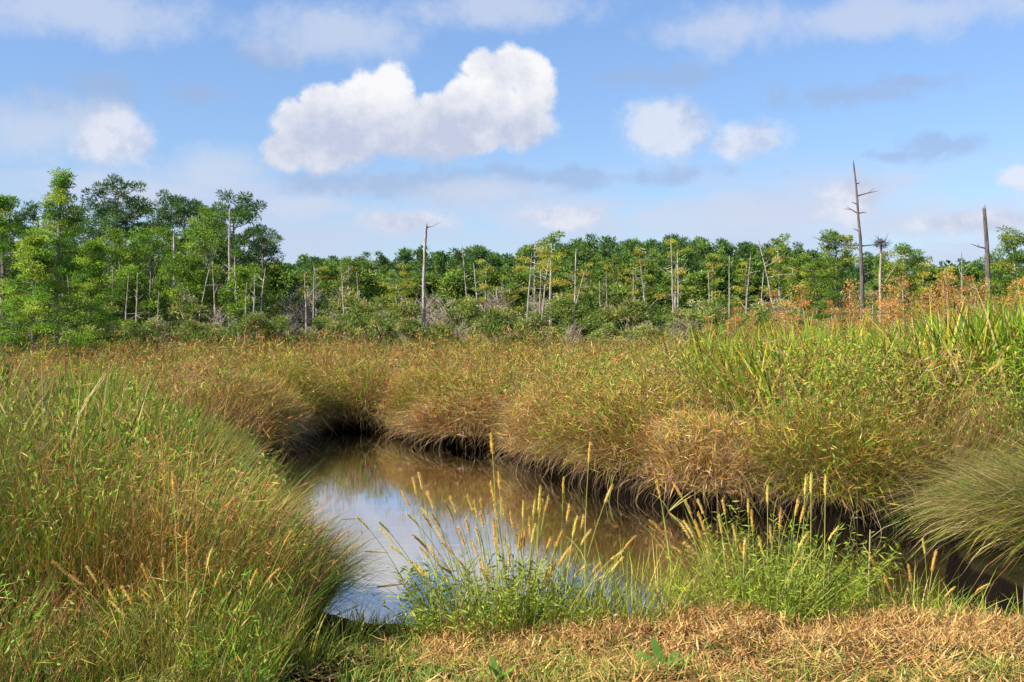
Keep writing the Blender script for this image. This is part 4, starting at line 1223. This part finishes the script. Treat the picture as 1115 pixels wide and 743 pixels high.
for px, top, Y, rad, lab in ((915, 258, 72, 1.9, 'dark green layered cypress beside the tallest dead trunk'), (1104, 256, 66, 1.9, 'green round topped cypress beyond the dark broken trunk'), (988, 276, 68, 2.3, 'wide green cypress behind the orange saplings'),
                             (890, 290, 76, 1.5, 'small green cypress before the wood beside the layered cypress')):
    x, _, z = at(px, top, Y)
    T = cypress('green_cypress', rng, z - 0.3, rad, GC, 0.2, 34, 0.35, 110, 0.19, 0.06, 0.5, top=0.6)
    T.location = (x, Y, gz(x, Y)); tag(T, lab, 'cypress')

# orange autumn saplings above the reeds
OR = [(0.52, 0.24, 0.065), (0.58, 0.32, 0.09), (0.40, 0.19, 0.06), (0.44, 0.36, 0.07)]
OS = [Proto(cypress('orange_sapling', rng, 3.6, rad, OR[a:b], 0.25, nl, 0.5, 34, 0.13, 0.035, 0.28, bark=M_TWIG, top=0.4)) for rad, a, b, nl in ((0.75, 0, 4, 15), (0.6, 0, 3, 13), (0.9, 1, 4, 15))]
ol = [(775, 345, 52), (792, 352, 48), (842, 318, 54), (852, 328, 50), (870, 340, 46), (905, 325, 48), (915, 335, 44), (930, 330, 46), (950, 315, 50), (965, 310, 48), (975, 322, 44), (985, 305, 52), (1000, 318, 46),
      (1030, 297, 50), (1042, 312, 46), (1060, 322, 44), (1075, 305, 48), (1090, 325, 42), (1110, 300, 48), (1020, 330, 42), (890, 345, 42), (945, 345, 40), (820, 340, 50), (1130, 310, 46), (880, 312, 56), (925, 308, 54), (1055, 300, 56), (800, 335, 56), (1035, 300, 40), (1065, 308, 40), (1098, 305, 38), (1012, 312, 40), (990, 325, 38), (960, 328, 38), (1048, 325, 36), (1085, 318, 36), (1118, 322, 38), (860, 350, 40), (905, 348, 38), (935, 335, 40), (1150, 300, 44), (975, 300, 56)]
for i, (px, top, Y) in enumerate(ol):
    x, _, z = at(px, top, Y)
    s = (z - 0.5) / 3.6
    o = OS[i % 3].put((x, Y, gz(x, Y)), rng.uniform(0, 6.28), s)
    tag(o, 'orange autumn sapling rising behind the yellow green reeds', 'sapling', 'orange saplings behind the reed bed')

# dead trunks
S = snag('dead_trunk', rng, at(0, 177, 60)[2] - 0.3, 0.145, 0, M_SNAG, topr=0.25, bend=-0.5, explicit=[(0.84, 0.15, 1.25, 0.25), (0.80, 3.3, 0.35, 0.35), (0.755, 3.0, 0.75, 0.35), (0.755, 0.1, 0.5, 0.1), (0.665, 3.15, 0.35, 0.5),
                                                                                                  (0.60, 3.1, 2.6, 0.18), (0.595, 0.2, 1.7, 0.05), (0.45, 0.0, 0.6, 0.4), (0.9, 0.5, 0.3, 0.3), (0.5, 2.2, 0.7, 0.3)])
S.location = ground_at(941, 60); tag(S, 'tallest dead trunk, dark and spindly with a few level broken limbs', 'dead tree')
S = snag('dead_trunk', rng, at(0, 226, 60)[2] - 0.3, 0.17, 0, M_SNAG, topr=0.5, bend=-0.35, explicit=[(0.75, 3.3, 0.95, 0.25), (0.5, 0.4, 0.5, 0.4), (0.4, 2.6, 0.8, 0.5), (0.3, 0.3, 0.9, 0.5)])
S.location = ground_at(1077, 60); tag(S, 'dark broken topped dead trunk with one short side stub, above the orange saplings', 'dead tree')
S = snag('dead_trunk', rng, at(0, 262, 62)[2] - 0.3, 0.10, 0, M_DEAD, topr=0.6, explicit=[(0.62, 0.2, 1.7, 1.2), (0.55, 3.0, 0.8, 0.8), (0.4, 3.2, 1.6, 0.0), (0.7, 0.4, 0.7, 0.9)])
S.location = ground_at(959, 62); tag(S, 'pale forked dead trunk under a dark twig nest, close to the tallest dead trunk', 'dead tree')
x, y, z = at(959, 265, 62)
A = Acc()
nst = 260
v = unit(rng.normal(size=(nst, 3)))
Pn = v * np.array((0.42, 0.42, 0.30)) * rng.random((nst, 1)) ** 0.4
blades(A, rng, Pn, rng.uniform(0, 6.28, nst), rng.uniform(0.8, 1.9, nst), rng.uniform(-.5, .5, nst), rng.uniform(0.25, 0.6, nst), np.full(nst, 0.05), jit(rng, (0.05, 0.038, 0.028), nst), jit(rng, (0.05, 0.038, 0.028), nst), 2)
o = A.build('twig_nest', M_SEED); o.location = (x, y, z - 0.05); tag(o, 'dark ball of twigs, a nest, on top of the pale forked dead trunk', 'nest')
S = snag('dead_trunk', rng, at(0, 246, 70)[2] - 0.3, 0.13, 0, M_DEAD, topr=0.55, bend=0.15, explicit=[(0.98, 0.25, 1.0, 0.45), (0.55, 3.0, 0.35, 0.4), (0.35, 0.3, 0.4, 0.5)])
S.location = ground_at(461, 69); tag(S, 'solitary tall pale dead trunk with peeling bark, standing above the shrubs', 'dead tree')
S = snag('dead_trunk', rng, at(0, 228, 74)[2] - 0.3, 0.11, 3, M_DEAD, 0.6, topr=0.5); S.location = ground_at(250, 74); tag(S, 'straight pale dead trunk against the domed dark pine', 'dead tree')
S = snag('dead_trunk', rng, at(0, 256, 71)[2] - 0.3, 0.11, 3, M_DEAD, 0.7, topr=0.55); S.location = ground_at(190, 71); tag(S, 'straight pale dead trunk in the middle of the pine stand', 'dead tree')
SM = [Proto(snag('dead_trunk', rng, 6.0, 0.075, 5, M_DEAD, 1.3)), Proto(snag('dead_trunk', rng, 6.0, 0.07, 7, M_DEAD, 1.7, bend=0.4)), Proto(snag('dead_trunk', rng, 6.0, 0.07, 3, M_DEAD, 0.8)), Proto(snag('dead_trunk', rng, 6.0, 0.06, 8, M_DEAD, 1.5, bend=-0.6))]
for i, (px, top, Y) in enumerate(((120, 292, 67), (143, 286, 69), (160, 300, 67), (212, 292, 68), (236, 286, 69), (262, 280, 69), (80, 300, 62), (135, 300, 66), (146, 298, 66), (150, 302, 68), (107, 308, 66), (172, 318, 66), (274, 300, 66), (281, 292, 66), (266, 310, 66), (332, 298, 68), (340, 293, 76), (376, 286, 72), (395, 300, 76), (510, 272, 78), (526, 288, 74),
                                  (588, 282, 74), (586, 296, 78), (617, 296, 72), (626, 272, 72), (570, 278, 74), (655, 310, 72), (705, 284, 74), (735, 262, 76), (738, 275, 78), (795, 284, 74), (812, 282, 76), (826, 300, 72), (850, 264, 72), (690, 300, 76),
                                  (662, 300, 76), (548, 315, 70), (1050, 280, 74), (775, 300, 72))):
    x, _, z = at(px, top, Y)
    s = (z - 0.4) / 5.75
    o = SM[i % 4].put((x, Y, gz(x, Y)), rng.uniform(0, 6.28), (s ** 0.5, s ** 0.5, s), (rng.normal(0, 0.06), rng.normal(0, 0.06)))
    tag(o, 'slim pale dead trunk with stub branches among shrubs before the green wood', 'dead tree', 'slim dead trunks before the wood')
# a few brown reed stalks above the near rushes
for px, top, Y, lab in ((70, 372, 8.6, 'single brown upright stalk overtopping the near rushes'), (45, 392, 9.0, 'pale straw stalk beside the brown upright stalk')):
    x, _, z = at(px, top, Y); g0 = gz(x, Y)
    A = Acc(); tube(A, [(0, 0, 0), (0.02, 0, (z - g0) * 0.6), (0.0, 0, z - g0)], [0.010, 0.008, 0.004], 5, (0.32, 0.16, 0.07) if px == 70 else (0.5, 0.4, 0.16))
    blades(A, rng, np.zeros((5, 3)) + (0, 0, (z - g0) * 0.5), rng.uniform(0, 6.28, 5), np.full(5, 0.15), np.full(5, 0.7), np.full(5, (z - g0) * 0.45), np.full(5, 0.014), np.tile((0.32, 0.2, 0.08), (5, 1)), np.tile((0.45, 0.33, 0.13), (5, 1)), 5)
    o = A.build('reed_stalk', M_BLADE); o.location = (x, Y, g0); tag(o, lab, 'reed')

for p_ in Proto.made:                            # kinds that were never placed
    if not p_.used:
        for ch in list(p_.root.children): bpy.data.objects.remove(ch)
        bpy.data.objects.remove(p_.root)

# ------------------------------------------------------------------ sky, clouds, sun
SUN_AZ, SUN_EL = 243.0, 43.0
EXPO = 0.98
world = bpy.data.worlds.new('World'); sc.world = world; world.use_nodes = True
nt = world.node_tree
for nd in list(nt.nodes): nt.nodes.remove(nd)
NEW = nt.nodes.new; LK = nt.links.new
out = NEW('ShaderNodeOutputWorld'); bg = NEW('ShaderNodeBackground'); LK(bg.outputs[0], out.inputs[0])
STR = 0.072
bg.inputs['Strength'].default_value = STR
sky = NEW('ShaderNodeTexSky'); sky.sky_type = 'NISHITA'; sky.sun_disc = False
sky.sun_elevation = R(SUN_EL); sky.sun_rotation = R(SUN_AZ); sky.air_density = 1.0; sky.dust_density = 0.6; sky.ozone_density = 1.5
tc = NEW('ShaderNodeTexCoord')


def val(x):
    return x


def math_(op, a, b=None, c=None, clamp=False):
    n_ = NEW('ShaderNodeMath'); n_.operation = op; n_.use_clamp = clamp
    for k, v in enumerate((a, b, c)):
        if v is None: continue
        if isinstance(v, (int, float)): n_.inputs[k].default_value = v
        else: LK(v, n_.inputs[k])
    return n_.outputs[0]


def vmath(op, a, b=None, s=None):
    n_ = NEW('ShaderNodeVectorMath'); n_.operation = op
    for k, v in enumerate((a, b)):
        if v is None: continue
        if isinstance(v, tuple): n_.inputs[k].default_value = v
        else: LK(v, n_.inputs[k])
    if s is not None: n_.inputs['Scale'].default_value = s
    return n_.outputs['Value'] if op in ('LENGTH', 'DOT_PRODUCT') else n_.outputs[0]


def smooth(x, a, b):
    n_ = NEW('ShaderNodeMapRange'); n_.interpolation_type = 'SMOOTHSTEP'
    n_.inputs[1].default_value = a; n_.inputs[2].default_value = b
    LK(x, n_.inputs[0]); return n_.outputs[0]


def noise(vec, scale, detail=6, rough=0.55, off=(0, 0, 0)):
    n_ = NEW('ShaderNodeTexNoise'); n_.inputs['Scale'].default_value = scale; n_.inputs['Detail'].default_value = detail; n_.inputs['Roughness'].default_value = rough
    if off != (0, 0, 0): vec = vmath('ADD', vec, off)
    LK(vec, n_.inputs['Vector']); return n_.outputs['Fac'], n_.outputs['Color']


def mixc(f, a, b):
    n_ = NEW('ShaderNodeMixRGB')
    if isinstance(f, (int, float)): n_.inputs[0].default_value = f
    else: LK(f, n_.inputs[0])
    for k, v in ((1, a), (2, b)):
        if isinstance(v, tuple): n_.inputs[k].default_value = (*v, 1)
        else: LK(v, n_.inputs[k])
    return n_.outputs[0]


sep = NEW('ShaderNodeSeparateXYZ'); LK(tc.outputs['Generated'], sep.inputs[0])
AZ = math_('ARCTAN2', sep.outputs[0], sep.outputs[1])
EL = math_('ARCSINE', sep.outputs[2])
cmb = NEW('ShaderNodeCombineXYZ'); LK(AZ, cmb.inputs[0]); LK(EL, cmb.inputs[1])
S0 = cmb.outputs[0]                                  # (azimuth, elevation, 0) in radians
_, wc = noise(S0, 16, 5, 0.6)
warp = vmath('SCALE', vmath('SUBTRACT', wc, (0.5, 0.5, 0.5)), None, 0.026)
S1 = vmath('ADD', S0, warp)
nf, _ = noise(S0, 24, 9, 0.64)
nf2, _ = noise(S0, 22, 8, 0.62, (-0.008, -0.012, 0))  # the same field a little towards the sun


def ang(px, py):
    a = math.atan((px - 557.5) / F)
    return a, math.atan((HOR - py) / F * math.cos(a))


def lobes(lst, src):
    cur = None
    for (px, py, rx, ry) in lst:
        a, e = ang(px, py)
        d = vmath('LENGTH', vmath('MULTIPLY', vmath('SUBTRACT', src, (a, e, 0)), (F / rx, F / ry, 0)))
        cur = d if cur is None else math_('MINIMUM', cur, d)
    return cur


big = lobes([(308, 165, 24, 18), (328, 141, 33, 27), (357, 118, 33, 25), (364, 150, 57, 31), (397, 113, 35, 31), (429, 92, 25, 25), (426, 128, 41, 34), (445, 150, 55, 22), (482, 122, 28, 23), (502, 148, 57, 22), (509, 106, 28, 25), (528, 77, 23, 20), (556, 79, 33, 23), (581, 102, 23, 31), (564, 132, 39, 31), (531, 120, 44, 36)], S1)
mid = lobes([(730, 142, 50, 34), (718, 150, 42, 24), (812, 155, 44, 24), (138, 150, 34, 27), (112, 160, 34, 20), (1108, 192, 22, 11), (1118, 196, 20, 12), (615, 236, 46, 13), (440, 243, 46, 11), (930, 212, 34, 28), (1062, 240, 60, 13)], S1)
soft = lobes([(80, 14, 150, 26), (365, 38, 90, 34), (545, 10, 110, 24), (790, 30, 75, 26), (975, 18, 150, 26), (60, 140, 90, 34), (240, 185, 60, 26), (610, 235, 90, 22), (440, 240, 60, 18), (930, 215, 70, 30), (1060, 235, 120, 30),
              (800, 240, 150, 26), (130, 205, 90, 18), (520, 208, 80, 14), (832, 240, 90, 16), (720, 236, 60, 12), (980, 250, 120, 12), (330, 225, 60, 14), (1500, 120, 200, 70), (-400, 110, 180, 60)], S1)
grey = lobes([(110, 96, 55, 20), (215, 100, 40, 12), (720, 82, 60, 16), (930, 105, 90, 13), (985, 92, 50, 10), (1022, 157, 42, 13), (965, 168, 26, 8), (60, 118, 60, 24), (450, 200, 180, 18), (620, 192, 200, 12), (300, 62, 50, 18)], S1)
nd = math_('SUBTRACT', nf, 0.5)
db = math_('MULTIPLY_ADD', nd, -1.2, big)
low = smooth(EL, ang(450, 120)[1], ang(450, 185)[1])
d_big = math_('ADD', math_('MULTIPLY', smooth(db, 1.16, 0.78), math_('SUBTRACT', 1.0, low)), math_('MULTIPLY', smooth(db, 1.28, 0.70), low), clamp=True)
d_mid = smooth(math_('MULTIPLY_ADD', nd, -1.9, mid), 1.30, 0.45)
d_soft = smooth(math_('MULTIPLY_ADD', nd, -2.0, soft), 1.35, 0.2)
d_grey = smooth(math_('MULTIPLY_ADD', nd, -3.6, grey), 1.25, 0.2)
lit = math_('MULTIPLY_ADD', math_('SUBTRACT', nf, nf2), 5.0, 0.55)
# height inside the cumulus: sunlit heads, shaded bases
eb = ang(450, 165)[1]; et = ang(450, 85)[1]
hgt = smooth(EL, eb, et)
nb_, _ = noise(S0, 11, 4, 0.5)
lit_big = math_('ADD', math_('ADD', math_('MULTIPLY', lit, 0.34), math_('MULTIPLY', math_('SUBTRACT', nb_, 0.55), 1.6)), math_('MULTIPLY', hgt, 0.72), clamp=True)
lit_mid = math_('MULTIPLY_ADD', lit, 0.8, 0.15, clamp=True)
# wide thin veil near the horizon
mpv = vmath('MULTIPLY', S0, (6.0, 30.0, 0))
nv, _ = noise(mpv, 1.0, 6, 0.6)
veil = math_('MULTIPLY', smooth(nv, 0.34, 0.62), math_('MULTIPLY', smooth(EL, ang(557, 165)[1], ang(557, 225)[1]), smooth(EL, -0.05, 0.02)))
# other cumulus beyond the picture, so that the whole sky is a cloudy one
n3, _ = noise(tc.outputs['Generated'], 3.2, 7, 0.55)
away = math_('MULTIPLY', smooth(n3, 0.56, 0.70), smooth(EL, 0.42, 0.55))
k = 1.0 / STR / 2 ** EXPO
tint = NEW('ShaderNodeMixRGB'); tint.blend_type = 'MULTIPLY'; tint.inputs[0].default_value = 1.0
tint.inputs[2].default_value = (1.0, 1.12, 1.34, 1)
LK(sky.outputs[0], tint.inputs[1])
SKYTINT = tint
c = tint.outputs[0]
dk = NEW('ShaderNodeMapRange'); dk.inputs[1].default_value = 0.0; dk.inputs[2].default_value = 0.30; dk.inputs[3].default_value = 0.80; dk.inputs[4].default_value = 1.0
LK(EL, dk.inputs[0])
sc_n = NEW('ShaderNodeVectorMath'); sc_n.operation = 'SCALE'; LK(c, sc_n.inputs[0]); LK(dk.outputs[0], sc_n.inputs['Scale']); c = sc_n.outputs[0]
c = mixc(math_('MULTIPLY', veil, 0.85), c, (0.59 * k, 0.67 * k, 0.87 * k))
c = mixc(math_('MULTIPLY', d_grey, 0.6), c, (0.36 * k, 0.48 * k, 0.72 * k))
c = mixc(math_('MULTIPLY', d_soft, 0.70), c, (0.64 * k, 0.71 * k, 0.86 * k))
c = mixc(math_('MULTIPLY', away, 0.8), c, (0.72 * k, 0.75 * k, 0.84 * k))
c = mixc(math_('MULTIPLY', d_mid, 0.72), c, mixc(lit_mid, (0.56 * k, 0.61 * k, 0.77 * k), (0.84 * k, 0.85 * k, 0.92 * k)))
c = mixc(d_big, c, mixc(lit_big, (0.55 * k, 0.61 * k, 0.78 * k), (0.95 * k, 0.95 * k, 0.97 * k)))
LK(c, bg.inputs['Color'])

sl = bpy.data.lights.new('sun', 'SUN'); sl.energy = 5.0; sl.angle = R(0.53); sl.color = (1.0, 0.93, 0.80)
so = bpy.data.objects.new('sun', sl); COL.objects.link(so)
sv = Vector((math.sin(R(SUN_AZ)) * math.cos(R(SUN_EL)), math.cos(R(SUN_AZ)) * math.cos(R(SUN_EL)), math.sin(R(SUN_EL))))
so.rotation_euler = sv.to_track_quat('Z', 'Y').to_euler(); so.location = (20, -20, 40)

# ------------------------------------------------------------------ camera
cd = bpy.data.cameras.new('camera'); cam = bpy.data.objects.new('camera', cd); COL.objects.link(cam)
cd.sensor_width = 36.0; cd.lens = 18.0 * F / 557.5
cd.clip_start = 0.1; cd.clip_end = 12000
cam.location = (0, 0, EYE)
cam.rotation_euler = (R(90) - math.atan(11.5 / F), 0, 0)
sc.camera = cam
sc.view_settings.view_transform = 'Standard'; sc.view_settings.look = 'None'
sc.view_settings.exposure = EXPO; sc.view_settings.gamma = 1.0; sc.view_settings.use_curve_mapping = False
